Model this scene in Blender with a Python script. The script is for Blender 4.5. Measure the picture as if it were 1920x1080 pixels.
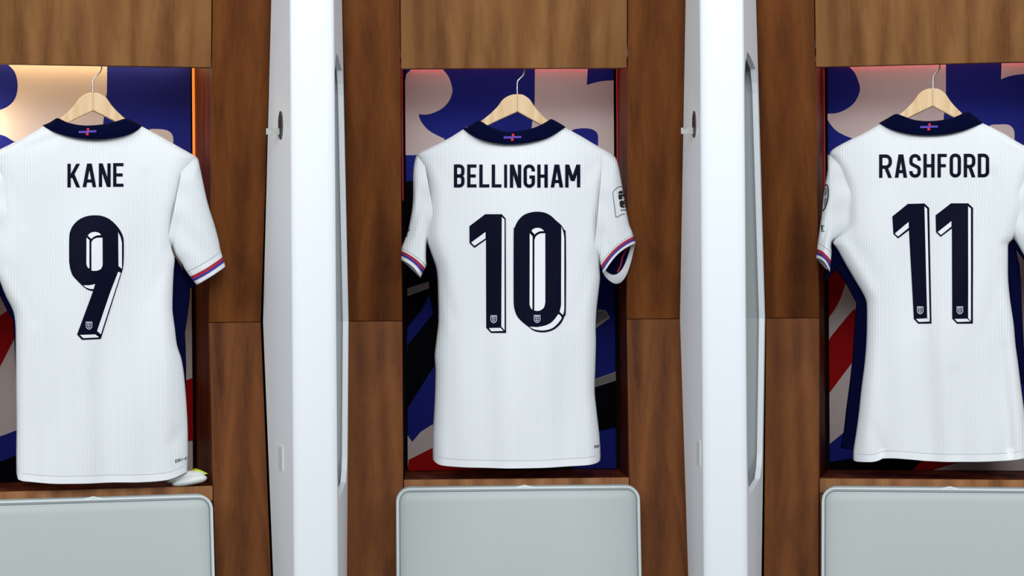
import bpy, bmesh, math, random
from mathutils import Vector, Matrix
from mathutils.bvhtree import BVHTree
from mathutils.geometry import tessellate_polygon

for o in list(bpy.data.objects):
    bpy.data.objects.remove(o, do_unlink=True)
scene = bpy.context.scene
COL = scene.collection
R = math.radians

# ------------------------------------------------------------------ camera, world, lights, exposure
ZK = 1.30                                  # height of the kink in the locker wall
CAM = Vector((0.0, -5.0, ZK + 0.0674))
FPX = 4450.0                               # focal length in pixels of the 1920 frame
ROLL = R(0.41)
cam = bpy.data.cameras.new('camera')
cam.lens = FPX / 1920.0 * 36.0
cam.sensor_width = 36.0
cam.clip_end = 100
cam_o = bpy.data.objects.new('camera', cam)
COL.objects.link(cam_o)
cam_o.matrix_world = Matrix.Translation(CAM) @ (Matrix.Rotation(R(90), 4, 'X') @ Matrix.Rotation(-ROLL, 4, 'Z'))
scene.camera = cam_o

world = bpy.data.worlds.new('world')
scene.world = world
world.use_nodes = True
bg = world.node_tree.nodes['Background']
bg.inputs['Color'].default_value = (0.86, 0.94, 1.0, 1)
bg.inputs['Strength'].default_value = 0.15

def area(name, loc, target, sx, sy, power, color):
    l = bpy.data.lights.new(name, 'AREA')
    l.shape = 'RECTANGLE'; l.size = sx; l.size_y = sy
    l.energy = power; l.color = color
    o = bpy.data.objects.new(name, l)
    COL.objects.link(o)
    o.location = loc
    o.rotation_euler = (Vector(target) - Vector(loc)).to_track_quat('-Z', 'Y').to_euler()
    return o
area('ceiling_light_front', (0.0, -3.3, 3.2), (0, 0, 1.45), 3.0, 1.4, 72, (0.94, 0.98, 1.0))
area('ceiling_light_rear', (0.0, -5.6, 3.2), (0, 0, 1.2), 3.0, 1.2, 66, (0.94, 0.98, 1.0))
area('side_fill_left', (-3.4, -2.7, 2.9), (0, 0, 1.35), 1.4, 1.6, 66, (0.94, 0.98, 1.0))  # unseen lamp added to brighten the left sides of the dividers
area('side_fill_right', (3.4, -2.7, 2.9), (0, 0, 1.35), 1.4, 1.6, 66, (0.94, 0.98, 1.0))  # its added counterpart, brightening the right sides

vs = scene.view_settings
vs.view_transform = 'Standard'
vs.look = 'None'
vs.gamma = 1.0
vs.use_curve_mapping = False
vs.exposure = -0.03

# ------------------------------------------------------------------ frames: the lockers stand on an arc
class Frame:
    """local axes: u to the right along the wall, v out of the wall into the room, z up"""
    def __init__(self, deg, P):
        self.th = R(deg)
        self.n = Vector((math.sin(self.th), -math.cos(self.th), 0))
        self.t = Vector((math.cos(self.th), math.sin(self.th), 0))
        self.P = Vector((P[0], P[1], 0))
        c = CAM - self.P
        self.o = Vector((c.dot(self.t), c.dot(self.n), c.z))
    def ray(self, px, py):
        dx, dy = px - 960.0, 540.0 - py
        cr, sr = math.cos(ROLL), math.sin(ROLL)
        x, y = dx * cr + dy * sr, -dx * sr + dy * cr
        d = Vector((x / FPX, 1.0, y / FPX))
        return Vector((d.dot(self.t), d.dot(self.n), d.z))
    def hit(self, px, py, v0=0.0, m=0.0):
        """point (u,v,z) on the plane v = v0 + m*(z-ZK)"""
        d = self.ray(px, py); o = self.o
        k = (v0 + m * (o.z - ZK) - o.y) / (d.y - m * d.z)
        return o + d * k
    def hit_plane(self, px, py, p0, nrm):
        d = self.ray(px, py)
        k = (Vector(p0) - self.o).dot(nrm) / d.dot(nrm)
        return self.o + d * k
    def world(self, p):
        return self.P + self.t * p[0] + self.n * p[1] + Vector((0, 0, p[2]))

RAD, STEP, TH0 = 3.8, 13.2, 2.1
n0 = Vector((math.sin(R(TH0)), -math.cos(R(TH0)), 0))
OC = Vector((0.005, 0, 0)) + n0 * RAD
def on_arc(deg):
    return Frame(deg, OC - Vector((math.sin(R(deg)), -math.cos(R(deg)), 0)) * RAD)
FL, FC, FR = on_arc(TH0 + STEP), on_arc(TH0), on_arc(TH0 - STEP)
FIN1, FIN2 = on_arc(TH0 + STEP / 2), on_arc(TH0 - STEP / 2)
LEAN = 0.14                                # both halves of the wall lean into the room away from the kink

# ------------------------------------------------------------------ materials
def lin(c):
    c = c / 255.0
    return c / 12.92 if c <= 0.04045 else ((c + 0.055) / 1.055) ** 2.4
def rgb(r, g, b):
    return (lin(r), lin(g), lin(b), 1.0)
MATS = {}
def mat(name, color, rough=0.5, metal=0.0, spec=0.5, bump=None, coat=0.0, sheen=0.0, emit=None, estr=0.0):
    if name in MATS: return MATS[name]
    m = bpy.data.materials.new(name); m.use_nodes = True
    b = m.node_tree.nodes['Principled BSDF']
    b.inputs['Base Color'].default_value = color
    b.inputs['Roughness'].default_value = rough
    b.inputs['Metallic'].default_value = metal
    b.inputs['Specular IOR Level'].default_value = spec
    b.inputs['Coat Weight'].default_value = coat
    b.inputs['Sheen Weight'].default_value = sheen
    if emit:
        b.inputs['Emission Color'].default_value = emit
        b.inputs['Emission Strength'].default_value = estr
    nt = m.node_tree
    if bump:
        sc, st = bump
        tc = nt.nodes.new('ShaderNodeTexCoord'); nz = nt.nodes.new('ShaderNodeTexNoise')
        nz.inputs['Scale'].default_value = sc; nz.inputs['Detail'].default_value = 4
        bp = nt.nodes.new('ShaderNodeBump'); bp.inputs['Strength'].default_value = st; bp.inputs['Distance'].default_value = 0.001
        nt.links.new(tc.outputs['Object'], nz.inputs['Vector'])
        nt.links.new(nz.outputs['Fac'], bp.inputs['Height'])
        nt.links.new(bp.outputs['Normal'], b.inputs['Normal'])
    MATS[name] = m
    return m

def ramp(nt, stops):
    r = nt.nodes.new('ShaderNodeValToRGB')
    e = r.color_ramp.elements
    e[0].position, e[0].color = stops[0]
    e[1].position, e[1].color = stops[-1]
    for p, c in stops[1:-1]:
        x = e.new(p); x.color = c
    return r

def wood(name, dark, mid, light, seed=0.0, rough=0.5, scale=1.0):
    if name in MATS: return MATS[name]
    m = bpy.data.materials.new(name); m.use_nodes = True
    nt = m.node_tree; b = nt.nodes['Principled BSDF']
    tc = nt.nodes.new('ShaderNodeTexCoord')
    mp = nt.nodes.new('ShaderNodeMapping')
    mp.inputs['Location'].default_value = (seed, seed * 1.7, seed * 0.6)
    mp.inputs['Scale'].default_value = (8 * scale, 8 * scale, 0.8 * scale)
    nt.links.new(tc.outputs['Object'], mp.inputs['Vector'])
    big = nt.nodes.new('ShaderNodeTexNoise')           # cloudy figure of the veneer
    big.inputs['Scale'].default_value = 1.6; big.inputs['Detail'].default_value = 5; big.inputs['Distortion'].default_value = 1.6
    nt.links.new(mp.outputs['Vector'], big.inputs['Vector'])
    mp2 = nt.nodes.new('ShaderNodeMapping')
    mp2.inputs['Location'].default_value = (seed * 2.1, 0, seed)
    mp2.inputs['Scale'].default_value = (190, 190, 4)
    nt.links.new(tc.outputs['Object'], mp2.inputs['Vector'])
    fine = nt.nodes.new('ShaderNodeTexNoise')          # fine pores along the grain
    fine.inputs['Scale'].default_value = 1.0; fine.inputs['Detail'].default_value = 3
    nt.links.new(mp2.outputs['Vector'], fine.inputs['Vector'])
    wv = nt.nodes.new('ShaderNodeTexWave')             # cathedral rings
    wv.wave_type = 'BANDS'; wv.bands_direction = 'X'
    wv.inputs['Scale'].default_value = 0.7; wv.inputs['Distortion'].default_value = 9
    wv.inputs['Detail'].default_value = 2; wv.inputs['Detail Scale'].default_value = 0.7
    nt.links.new(mp.outputs['Vector'], wv.inputs['Vector'])
    a1 = nt.nodes.new('ShaderNodeMath'); a1.operation = 'MULTIPLY_ADD'
    nt.links.new(fine.outputs['Fac'], a1.inputs[0]); a1.inputs[1].default_value = 0.30
    nt.links.new(big.outputs['Fac'], a1.inputs[2])
    a2 = nt.nodes.new('ShaderNodeMath'); a2.operation = 'MULTIPLY_ADD'
    nt.links.new(wv.outputs['Fac'], a2.inputs[0]); a2.inputs[1].default_value = 0.22
    nt.links.new(a1.outputs[0], a2.inputs[2])
    rp = ramp(nt, [(0.40, dark), (0.72, mid), (1.05 if False else 1.0, light)])
    nt.links.new(a2.outputs[0], rp.inputs['Fac'])
    nt.links.new(rp.outputs['Color'], b.inputs['Base Color'])
    b.inputs['Roughness'].default_value = rough
    b.inputs['Specular IOR Level'].default_value = 0.10
    bp = nt.nodes.new('ShaderNodeBump'); bp.inputs['Strength'].default_value = 0.06; bp.inputs['Distance'].default_value = 0.001
    nt.links.new(fine.outputs['Fac'], bp.inputs['Height'])
    nt.links.new(bp.outputs['Normal'], b.inputs['Normal'])
    MATS[name] = m
    return m

def jersey_cloth(name, base, alt, ribs=True):
    m = bpy.data.materials.new(name); m.use_nodes = True
    nt = m.node_tree; b = nt.nodes['Principled BSDF']
    tc = nt.nodes.new('ShaderNodeTexCoord')
    wv = nt.nodes.new('ShaderNodeTexWave')
    wv.bands_direction = 'X'; wv.inputs['Scale'].default_value = 58.0
    wv.inputs['Distortion'].default_value = 0.9; wv.inputs['Detail'].default_value = 1
    wv.inputs['Detail Scale'].default_value = 2.0
    nt.links.new(tc.outputs['Object'], wv.inputs['Vector'])
    nz = nt.nodes.new('ShaderNodeTexNoise'); nz.inputs['Scale'].default_value = 5.0; nz.inputs['Detail'].default_value = 2
    nt.links.new(tc.outputs['Object'], nz.inputs['Vector'])
    kn = nt.nodes.new('ShaderNodeTexNoise'); kn.inputs['Scale'].default_value = 420.0; kn.inputs['Detail'].default_value = 1
    nt.links.new(tc.outputs['Object'], kn.inputs['Vector'])
    mu = nt.nodes.new('ShaderNodeMath'); mu.operation = 'MULTIPLY'
    nt.links.new(wv.outputs['Fac'], mu.inputs[0]); nt.links.new(nz.outputs['Fac'], mu.inputs[1])
    mx = nt.nodes.new('ShaderNodeMix'); mx.data_type = 'RGBA'
    mx.inputs['A'].default_value = base; mx.inputs['B'].default_value = alt
    nt.links.new(mu.outputs[0], mx.inputs['Factor'])
    nt.links.new(mx.outputs['Result'], b.inputs['Base Color'])
    ad = nt.nodes.new('ShaderNodeMath'); ad.operation = 'MULTIPLY_ADD'
    nt.links.new(kn.outputs['Fac'], ad.inputs[0]); ad.inputs[1].default_value = 0.45
    nt.links.new(wv.outputs['Fac'], ad.inputs[2])
    bp = nt.nodes.new('ShaderNodeBump'); bp.inputs['Strength'].default_value = 0.22 if ribs else 0.1
    bp.inputs['Distance'].default_value = 0.0012
    nt.links.new(ad.outputs[0], bp.inputs['Height']); nt.links.new(bp.outputs['Normal'], b.inputs['Normal'])
    b.inputs['Roughness'].default_value = 0.85; b.inputs['Specular IOR Level'].default_value = 0.2
    MATS[name] = m
    return m

M_POST_UP = wood('walnut_upper', rgb(68, 33, 12), rgb(98, 53, 20), rgb(116, 66, 28), 3.1)
M_POST_LO = wood('walnut_lower', rgb(70, 35, 15), rgb(102, 57, 25), rgb(121, 71, 34), 7.7)
M_HEAD = wood('walnut_header', rgb(94, 58, 30), rgb(121, 80, 45), rgb(136, 94, 55), 1.3)
M_NICHE = wood('stained_niche', rgb(60, 22, 10), rgb(96, 42, 20), rgb(120, 56, 28), 5.0, rough=0.55)
M_NOSE = wood('walnut_edge', rgb(98, 60, 34), rgb(138, 92, 58), rgb(160, 112, 74), 9.2)
M_HANGER = wood('maple_hanger', rgb(196, 160, 116), rgb(218, 184, 142), rgb(232, 204, 166), 2.2, rough=0.4, scale=2.2)
M_HOLLOW = mat('inner_shell_shade', rgb(168, 173, 175), rough=0.6, spec=0.2)  # grey carries the shade inside the hollow divider
M_FIN = mat('white_lacquer', (0.83, 0.86, 0.90, 1), rough=0.38, spec=0.4)
M_LEATHER = mat('grey_leatherette', rgb(177, 184, 183), rough=0.45, spec=0.4, bump=(900, 0.08))
M_PIPING = mat('piping_leatherette', rgb(205, 214, 214), rough=0.4)
M_SEAM = mat('seam_thread', rgb(96, 106, 110), rough=0.8)
M_WHITE = jersey_cloth('white_jersey_knit', (0.80, 0.825, 0.84, 1), (0.655, 0.69, 0.715, 1))
M_PLAINW = mat('white_band_knit', (0.80, 0.82, 0.84, 1), rough=0.85, spec=0.2, bump=(500, 0.2))
M_NAVY = mat('navy_knit', rgb(4, 7, 44), rough=0.9, spec=0.05, bump=(500, 0.2))
M_COLLAR = mat('navy_collar_rib', rgb(3, 7, 40), rough=0.9, spec=0.05, bump=(700, 0.25))
M_PRINT = mat('navy_print', rgb(4, 7, 31), rough=0.5, spec=0.06)
M_PRINTW = mat('white_print', (0.80, 0.80, 0.84, 1), rough=0.5, spec=0.3)
M_CREST = mat('silver_print', rgb(196, 200, 214), rough=0.5)
M_RED = mat('red_band', rgb(168, 28, 48), rough=0.8)
M_BLUE = mat('violet_blue_band', rgb(58, 44, 150), rough=0.8)
M_EMB_R = mat('red_embroidery', rgb(196, 36, 40), rough=0.8)
M_EMB_B = mat('blue_embroidery', rgb(66, 60, 170), rough=0.8)
M_EMB_V = mat('violet_embroidery', rgb(104, 62, 170), rough=0.8)
M_BLACK = mat('black_print', rgb(10, 10, 12), rough=0.5)
M_GREYP = mat('grey_print', rgb(120, 124, 130), rough=0.6)
M_STEEL = mat('steel_wire', (0.55, 0.55, 0.56, 1), rough=0.22, metal=1.0)
M_TAB = mat('nickel_tab', rgb(170, 170, 164), rough=0.5, metal=0.2)
M_OVAL = mat('dark_grey_metal', rgb(84, 82, 84), rough=0.4, metal=0.3)
M_SLIT = mat('black_slot', rgb(8, 8, 9), rough=0.7)
M_PLATE = mat('pale_cover', rgb(206, 208, 210), rough=0.5)
M_PLATE2 = mat('pale_cover_edge', rgb(226, 226, 222), rough=0.5)
M_DARK = mat('dark_backing', rgb(22, 14, 11), rough=0.8)
M_P_BLUE = mat('panel_blue', rgb(30, 38, 128), rough=0.6, spec=0.06)
M_P_NAVY = mat('panel_navy', rgb(2, 3, 12), rough=0.6, spec=0.04)
M_P_CREAM = mat('panel_cream', rgb(208, 194, 190), rough=0.6, spec=0.06)
M_P_RED = mat('panel_red', rgb(160, 12, 16), rough=0.6, spec=0.06)
M_P_GREY = mat('panel_grey_lines', rgb(160, 152, 150), rough=0.6)
M_CLOTHW = mat('white_towelling', (0.76, 0.79, 0.78, 1), rough=0.9, spec=0.1, bump=(300, 0.4))
M_NEON = mat('neon_yellow', rgb(206, 222, 40), rough=0.6)
M_FLOOR = mat('grey_carpet', rgb(92, 94, 98), rough=0.95, bump=(200, 0.6))
M_LED_RED = mat('led_red', rgb(60, 0, 0), emit=(1.0, 0.05, 0.06, 1), estr=4.0)
M_LED_PINK = mat('led_pink', rgb(200, 180, 180), emit=(1.0, 0.84, 0.83, 1), estr=11.0)
M_LED_RED2 = mat('led_red_soft', rgb(60, 0, 0), emit=(1.0, 0.02, 0.02, 1), estr=0.2)
M_LED_WARM = mat('led_warm', rgb(80, 60, 30), emit=(1.0, 0.66, 0.28, 1), estr=9.0)
M_LED_CREAM = mat('led_cream', rgb(220, 200, 170), emit=(1.0, 0.80, 0.56, 1), estr=14.0)
M_LED_SPOT = mat('led_warm_spot', rgb(240, 220, 180), emit=(1.0, 0.82, 0.50, 1), estr=90.0)
M_LED_WARM2 = mat('led_warm_soft', rgb(80, 50, 20), emit=(1.0, 0.26, 0.03, 1), estr=1.0)

# ------------------------------------------------------------------ mesh helpers
class Thing:
    """An Empty at the thing's base; its parts are meshes given in frame coordinates (u,v,z)."""
    def __init__(self, name, fr, base, label, cat, group=None, kind=None):
        self.fr = fr; self.base = Vector(base)
        e = bpy.data.objects.new(name, None); COL.objects.link(e)
        e.empty_display_size = 0.05
        e.location = fr.world(base); e.rotation_euler = (0, 0, fr.th)
        if label: e['label'] = label
        if cat: e['category'] = cat
        if group: e['group'] = group
        if kind: e['kind'] = kind
        self.root = e
    def add(self, name, verts, faces, m, parent=None, smooth=False, label=None, flip_check=True):
        b = self.base
        vv = [(p[0] - b[0], -(p[1] - b[1]), p[2] - b[2]) for p in verts]
        me = bpy.data.meshes.new(name)
        me.from_pydata(vv, [], faces)
        bm = bmesh.new(); bm.from_mesh(me)
        if flip_check: bmesh.ops.recalc_face_normals(bm, faces=bm.faces)
        bm.to_mesh(me); bm.free()
        if smooth: me.polygons.foreach_set('use_smooth', [True] * len(me.polygons))
        mm = m if isinstance(m, list) else [m]
        for x in mm: me.materials.append(x)
        o = bpy.data.objects.new(name, me); COL.objects.link(o)
        o.parent = parent if parent else self.root
        if label: o['label'] = label
        return o

def bevelled(verts, faces, off=0.0012, seg=1):
    bm = bmesh.new()
    vs_ = [bm.verts.new(v) for v in verts]
    for f in faces: bm.faces.new([vs_[i] for i in f])
    bmesh.ops.recalc_face_normals(bm, faces=bm.faces)
    bmesh.ops.bevel(bm, geom=list(bm.edges), offset=off, segments=seg, affect='EDGES', profile=0.5)
    bm.verts.index_update()
    V = [v.co.copy() for v in bm.verts]; Fc = [[v.index for v in f.verts] for f in bm.faces]
    bm.free()
    return V, Fc
BOXF = [(0, 1, 2, 3), (7, 6, 5, 4), (0, 4, 5, 1), (1, 5, 6, 2), (2, 6, 7, 3), (3, 7, 4, 0)]
def slab(front4, th, off=0.0006):
    """four front corners (u,v,z), extruded back into the wall by th"""
    f = [Vector(p) for p in front4]
    return bevelled(f + [p - Vector((0, th, 0)) for p in f], BOXF, off)
def boxuvz(u0, u1, v0, v1, z0, z1, off=0.0012):
    return slab([(u0, v1, z0), (u1, v1, z0), (u1, v1, z1), (u0, v1, z1)], v1 - v0, off)
def lv(z):
    return LEAN * abs(z - ZK)

def cat(points, n=5):
    """Catmull-Rom through the points"""
    P = [Vector(p) for p in points]; out = []
    for i in range(len(P) - 1):
        a = P[max(i - 1, 0)]; b = P[i]; c = P[i + 1]; d = P[min(i + 2, len(P) - 1)]
        for k in range(n):
            t = k / n
            out.append(0.5 * ((2 * b) + (c - a) * t + (2 * a - 5 * b + 4 * c - d) * t * t + (3 * b - a - 3 * c + d) * t ** 3))
    out.append(P[-1])
    return out
def tube(path, rad, seg=8, closed=False):
    P = [Vector(p) for p in path]; n = len(P); V = []; Fc = []
    up = Vector((0, 1, 0))
    for i in range(n):
        a = P[(i - 1) % n] if (closed or i) else P[i]
        c = P[(i + 1) % n] if (closed or i < n - 1) else P[i]
        d = (c - a).normalized()
        x = d.cross(up)
        if x.length < 1e-4: x = d.cross(Vector((1, 0, 0)))
        x.normalize(); y = x.cross(d)
        r = rad[i] if isinstance(rad, list) else rad
        for k in range(seg):
            an = 2 * math.pi * k / seg
            V.append(P[i] + x * math.cos(an) * r + y * math.sin(an) * r)
    m = n if closed else n - 1
    for i in range(m):
        j = (i + 1) % n
        for k in range(seg):
            Fc.append((i * seg + k, i * seg + (k + 1) % seg, j * seg + (k + 1) % seg, j * seg + k))
    if not closed:
        Fc.append(tuple(range(seg))[::-1]); Fc.append(tuple((n - 1) * seg + k for k in range(seg)))
    return V, Fc
def extrude_poly(poly, v_front, v_back, bev=0.0):
    """poly: list of (u,z)"""
    n = len(poly)
    V = [(p[0], v_front, p[1]) for p in poly] + [(p[0], v_back, p[1]) for p in poly]
    tris = tessellate_polygon([[Vector((p[0], p[1], 0)) for p in poly]])
    Fc = [tuple(t) for t in tris] + [tuple(i + n for i in t[::-1]) for t in tris]
    Fc += [(i, (i + 1) % n, n + (i + 1) % n, n + i) for i in range(n)]
    return V, Fc
def merge(*parts):
    V, Fc = [], []
    for v, f in parts:
        k = len(V); V += list(v); Fc += [tuple(i + k for i in q) for q in f]
    return V, Fc
def interp(pts, x):
    """piecewise cubic (monotone-ish) through sorted (x, y)"""
    if x <= pts[0][0]: return pts[0][1]
    if x >= pts[-1][0]: return pts[-1][1]
    for i in range(len(pts) - 1):
        x0, y0 = pts[i]; x1, y1 = pts[i + 1]
        if x <= x1:
            h = x1 - x0; t = (x - x0) / h
            d = (y1 - y0) / h
            d0 = ((y1 - pts[i - 1][1]) / (x1 - pts[i - 1][0])) if i else d
            d1 = ((pts[i + 2][1] - y0) / (pts[i + 2][0] - x0)) if i + 2 < len(pts) else d
            lim = 3 * abs(d)
            d0 = max(-lim, min(lim, d0)) if d0 * d > 0 else 0
            d1 = max(-lim, min(lim, d1)) if d1 * d > 0 else 0
            return (y0 * (2 * t ** 3 - 3 * t * t + 1) + h * d0 * (t ** 3 - 2 * t * t + t)
                    + y1 * (-2 * t ** 3 + 3 * t * t) + h * d1 * (t ** 3 - t * t))
def smooth01(t):
    t = max(0.0, min(1.0, t)); return t * t * (3 - 2 * t)

def cut_grid(polys, step):
    """tessellate 2-D polygons and slice them along a grid, so that they can follow a curved surface"""
    V, Fc = [], []
    for poly in polys:
        bm = bmesh.new()
        vs_ = [bm.verts.new((p[0], p[1], 0)) for p in poly]
        for t in tessellate_polygon([[Vector((p[0], p[1], 0)) for p in poly]]):
            try: bm.faces.new([vs_[i] for i in t])
            except ValueError: pass
        xs = [p[0] for p in poly]; ys = [p[1] for p in poly]
        for lo, hi, ax in ((min(xs), max(xs), 0), (min(ys), max(ys), 1)):
            k = math.ceil(lo / step)
            while k * step < hi:
                co = (k * step, 0, 0) if ax == 0 else (0, k * step, 0)
                no = (1, 0, 0) if ax == 0 else (0, 1, 0)
                bmesh.ops.bisect_plane(bm, geom=list(bm.verts) + list(bm.edges) + list(bm.faces), dist=1e-5, plane_co=co, plane_no=no)
                k += 1
        bm.verts.index_update()
        b0 = len(V)
        V += [(v.co.x, v.co.y) for v in bm.verts]
        Fc += [tuple(b0 + v.index for v in f.verts) for f in bm.faces]
        bm.free()
    return V, Fc
def decal(fr, bvh, polys, off=0.0006, step=6.0):
    """polygons given where they are seen in the photograph, laid on the surface (u,v,z)"""
    V2, Fc = cut_grid(polys, step)
    V = []
    for (px, py) in V2:
        d = fr.ray(px, py).normalized()
        loc, nrm, idx, dist = bvh.ray_cast(fr.o, d)
        if loc is None:
            p = fr.hit(px, py, 0.05)
            loc, nrm, idx, dist = bvh.find_nearest(p)
        if nrm.dot(d) > 0: nrm = -nrm
        V.append(loc + nrm * off - d * off * 0.5)
    return V, Fc

# ------------------------------------------------------------------ the setting
def structure(name, V, Fc, m):
    me = bpy.data.meshes.new(name); me.from_pydata([tuple(v) for v in V], [], Fc); me.materials.append(m)
    bm = bmesh.new(); bm.from_mesh(me); bmesh.ops.recalc_face_normals(bm, faces=bm.faces); bm.to_mesh(me); bm.free()
    o = bpy.data.objects.new(name, me); COL.objects.link(o); o['kind'] = 'structure'
    return o
structure('floor', [(-4, -7, -0.05), (4, -7, -0.05), (4, 1.5, -0.05), (-4, 1.5, -0.05), (-4, -7, 0), (4, -7, 0), (4, 1.5, 0), (-4, 1.5, 0)], BOXF, M_FLOOR)
wv_, wf_ = [], []
degs = [TH0 + 30 - i * 2.0 for i in range(31)]
for dg in degs:
    f = on_arc(dg)
    for (v, z) in ((-0.30, 0), (-0.30, 2.6), (-0.36, 2.6), (-0.36, 0)):
        wv_.append(f.world((0, v, z)))
for i in range(len(degs) - 1):
    for k in range(4):
        wf_.append((i * 4 + k, i * 4 + (k + 1) % 4, i * 4 + 4 + (k + 1) % 4, i * 4 + 4 + k))
wall = structure('wall_back', wv_, wf_, M_DARK)

# ------------------------------------------------------------------ white dividers between the lockers
TAN_A = 0.185; V_F = 0.25; HF = 0.041; RX, RV = 0.020, 0.010
Z_TOP, Z_BOT = 2.15, 0.0
A_END = math.atan(RX / (RV * TAN_A))
CXF = HF - RX * 0.84
V_S = V_F - RV + RV * math.cos(A_END)      # where the flat side starts
def fin_side_u(v):
    return CXF + RX * math.sin(A_END) + (V_S - v) * TAN_A
def divider(fr, label, slot_px, oval, tab, plate):
    T = Thing('locker_divider', fr, (0, 0, Z_BOT), label, 'divider', 'white dividers between the lockers')
    zs = [Z_BOT, ZK, Z_TOP]
    V, Fc = [], []
    arc = []
    for k in range(23):
        a = -A_END + 2 * A_END * k / 22
        cx = CXF if a > 0 else -CXF
        if k == 11: arc.append((0, V_F)); continue
        arc.append((cx + RX * math.sin(a), V_F - RV + RV * math.cos(a)))
    rows = []
    for z in zs:
        vb = lv(z) - 0.004
        r = [(-fin_side_u(vb), vb)] + arc
        rows.append(len(V)); V += [(u, v, z) for u, v in r]
    m = 1 + len(arc)
    for i in range(2):
        for k in range(m - 1):
            Fc.append((rows[i] + k, rows[i] + k + 1, rows[i + 1] + k + 1, rows[i + 1] + k))
    # right side with the long slot, its rim and the hollow behind it
    outer = [(V_S, Z_BOT), (V_S, Z_TOP), (lv(Z_TOP) - .004, Z_TOP), (lv(ZK) - .004, ZK), (lv(Z_BOT) - .004, Z_BOT)]
    zt, zb = slot_px
    def back(z): return lv(z) + 0.010
    vf = V_S - 0.0012
    hole = []
    ztop_n = 12
    for k in range(ztop_n + 1):                        # top end, from front to back
        a = math.pi / 2 * k / ztop_n
        hole.append((vf - (vf - back(zt - .03)) * (1 - math.cos(a)), zt - 0.045 * (1 - math.sin(a)) if k < ztop_n else zt))
    hole = [(vf, zt - 0.10), (vf - 0.004, zt - 0.05), (vf - 0.016, zt - 0.022), (vf - 0.04, zt)]
    bt = back(zt - 0.09)
    hole += [(vf - 0.075, zt - 0.006), (bt + 0.026, zt - 0.026), (bt + 0.010, zt - 0.052), (bt + 0.002, zt - 0.075), (bt, zt - 0.09)]
    hole += [(back(ZK + .02), ZK + .02), (back(ZK), ZK), (back(ZK - .02), ZK - .02)]
    bb = back(zb + 0.09)
    hole += [(bb, zb + 0.09), (bb + 0.003, zb + 0.07), (bb + 0.014, zb + 0.045), (bb + 0.034, zb + 0.022), (vf - 0.055, zb + 0.004), (vf - 0.034, zb),
             (vf - 0.014, zb + 0.018), (vf - 0.004, zb + 0.05), (vf, zb + 0.10)]
    def side(poly, inset):
        return [(fin_side_u(v) - inset, v, z) for v, z in poly]
    tri = tessellate_polygon([[Vector((a, b, 0)) for a, b in outer], [Vector((a, b, 0)) for a, b in hole]])
    b0 = len(V); V += side(outer, 0) + side(hole, 0); Fc += [tuple(b0 + i for i in t) for t in tri]
    no = len(outer)
    body = T.add('body', V, Fc, M_FIN)
    for p in body.data.polygons:                       # only the rounded nose is smooth
        p.use_smooth = False
    for p in body.data.polygons:
        ids = [v for v in p.vertices]
        if all(i < rows[2] + m for i in ids) and all(((i % m) >= 1) for i in ids): p.use_smooth = True
    # rim, and hollow interior seen through the slot
    SH = 0.011
    nh = len(hole)
    rv = side(hole, 0) + side(hole, SH)
    rf = [(i, (i + 1) % nh, nh + (i + 1) % nh, nh + i) for i in range(nh)]
    T.add('slot_rim', rv, rf, M_FIN, parent=body, flip_check=True)
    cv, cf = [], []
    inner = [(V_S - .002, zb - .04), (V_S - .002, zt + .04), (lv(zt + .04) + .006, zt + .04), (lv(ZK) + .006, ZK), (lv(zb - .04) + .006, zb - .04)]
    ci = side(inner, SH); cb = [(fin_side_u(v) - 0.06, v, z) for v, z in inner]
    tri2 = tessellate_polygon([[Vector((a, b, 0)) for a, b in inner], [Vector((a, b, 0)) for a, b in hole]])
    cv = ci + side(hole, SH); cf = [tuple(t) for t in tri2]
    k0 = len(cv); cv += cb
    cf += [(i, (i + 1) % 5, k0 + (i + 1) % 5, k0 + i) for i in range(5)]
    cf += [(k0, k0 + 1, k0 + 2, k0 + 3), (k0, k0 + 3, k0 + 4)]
    T.add('slot_hollow', cv, cf, M_HOLLOW, parent=body, label='hollow inside the slot, its shade painted grey')
    # left side: oval hook mount, its tab, and a small cover plate
    nl = Vector((-1, TAN_A, 0)).normalized()
    nl = Vector((-math.cos(math.atan(TAN_A)), math.sin(math.atan(TAN_A)), 0))
    p0 = Vector((-fin_side_u(0.1), 0.1, ZK))
    def on_side(px, py): return fr.hit_plane(px, py, p0, nl)
    ax_v = Vector((TAN_A, 1, 0)).normalized()         # along the side towards the room
    c = on_side(*oval[0]); ru = oval[1]; rz = oval[2]
    def disc(ru, rz, h, seg=28):
        ring = [c + ax_v * math.cos(2 * math.pi * k / seg) * ru + Vector((0, 0, 1)) * math.sin(2 * math.pi * k / seg) * rz for k in range(seg)]
        v = [p - nl * 0.001 for p in ring] + [p + nl * h for p in ring]
        return v, [tuple(range(seg, 2 * seg))] + [(i, (i + 1) % seg, seg + (i + 1) % seg, seg + i) for i in range(seg)]
    v, f = disc(ru, rz, 0.0012)
    mount = T.add('hook_mount', v, f, M_OVAL, label='dark grey oval hook plate')
    v, f = disc(ru * 0.28, rz * 0.72, 0.0017)
    T.add('hook_slot', v, f, M_SLIT, parent=mount)
    c2 = on_side(*tab[0]); L, H, TH = tab[1], 0.0125, 0.004
    # flat tab standing off the side, with a notch in its upper edge
    prof = [(-0.001, -H / 2), (L, -H / 2), (L, H / 2), (L * 0.86, H / 2), (L * 0.82, H * 0.28), (L * 0.62, H * 0.20), (L * 0.50, H / 2), (-0.001, H / 2)]
    tv = [c2 + Vector((-1, 0, 0)) * a + Vector((0, 0, b)) + Vector((0, TH / 2, 0)) for a, b in prof]
    tv += [p - Vector((0, TH, 0)) for p in tv]
    n8 = len(prof)
    tt = tessellate_polygon([[Vector((a, b, 0)) for a, b in prof]])
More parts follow.
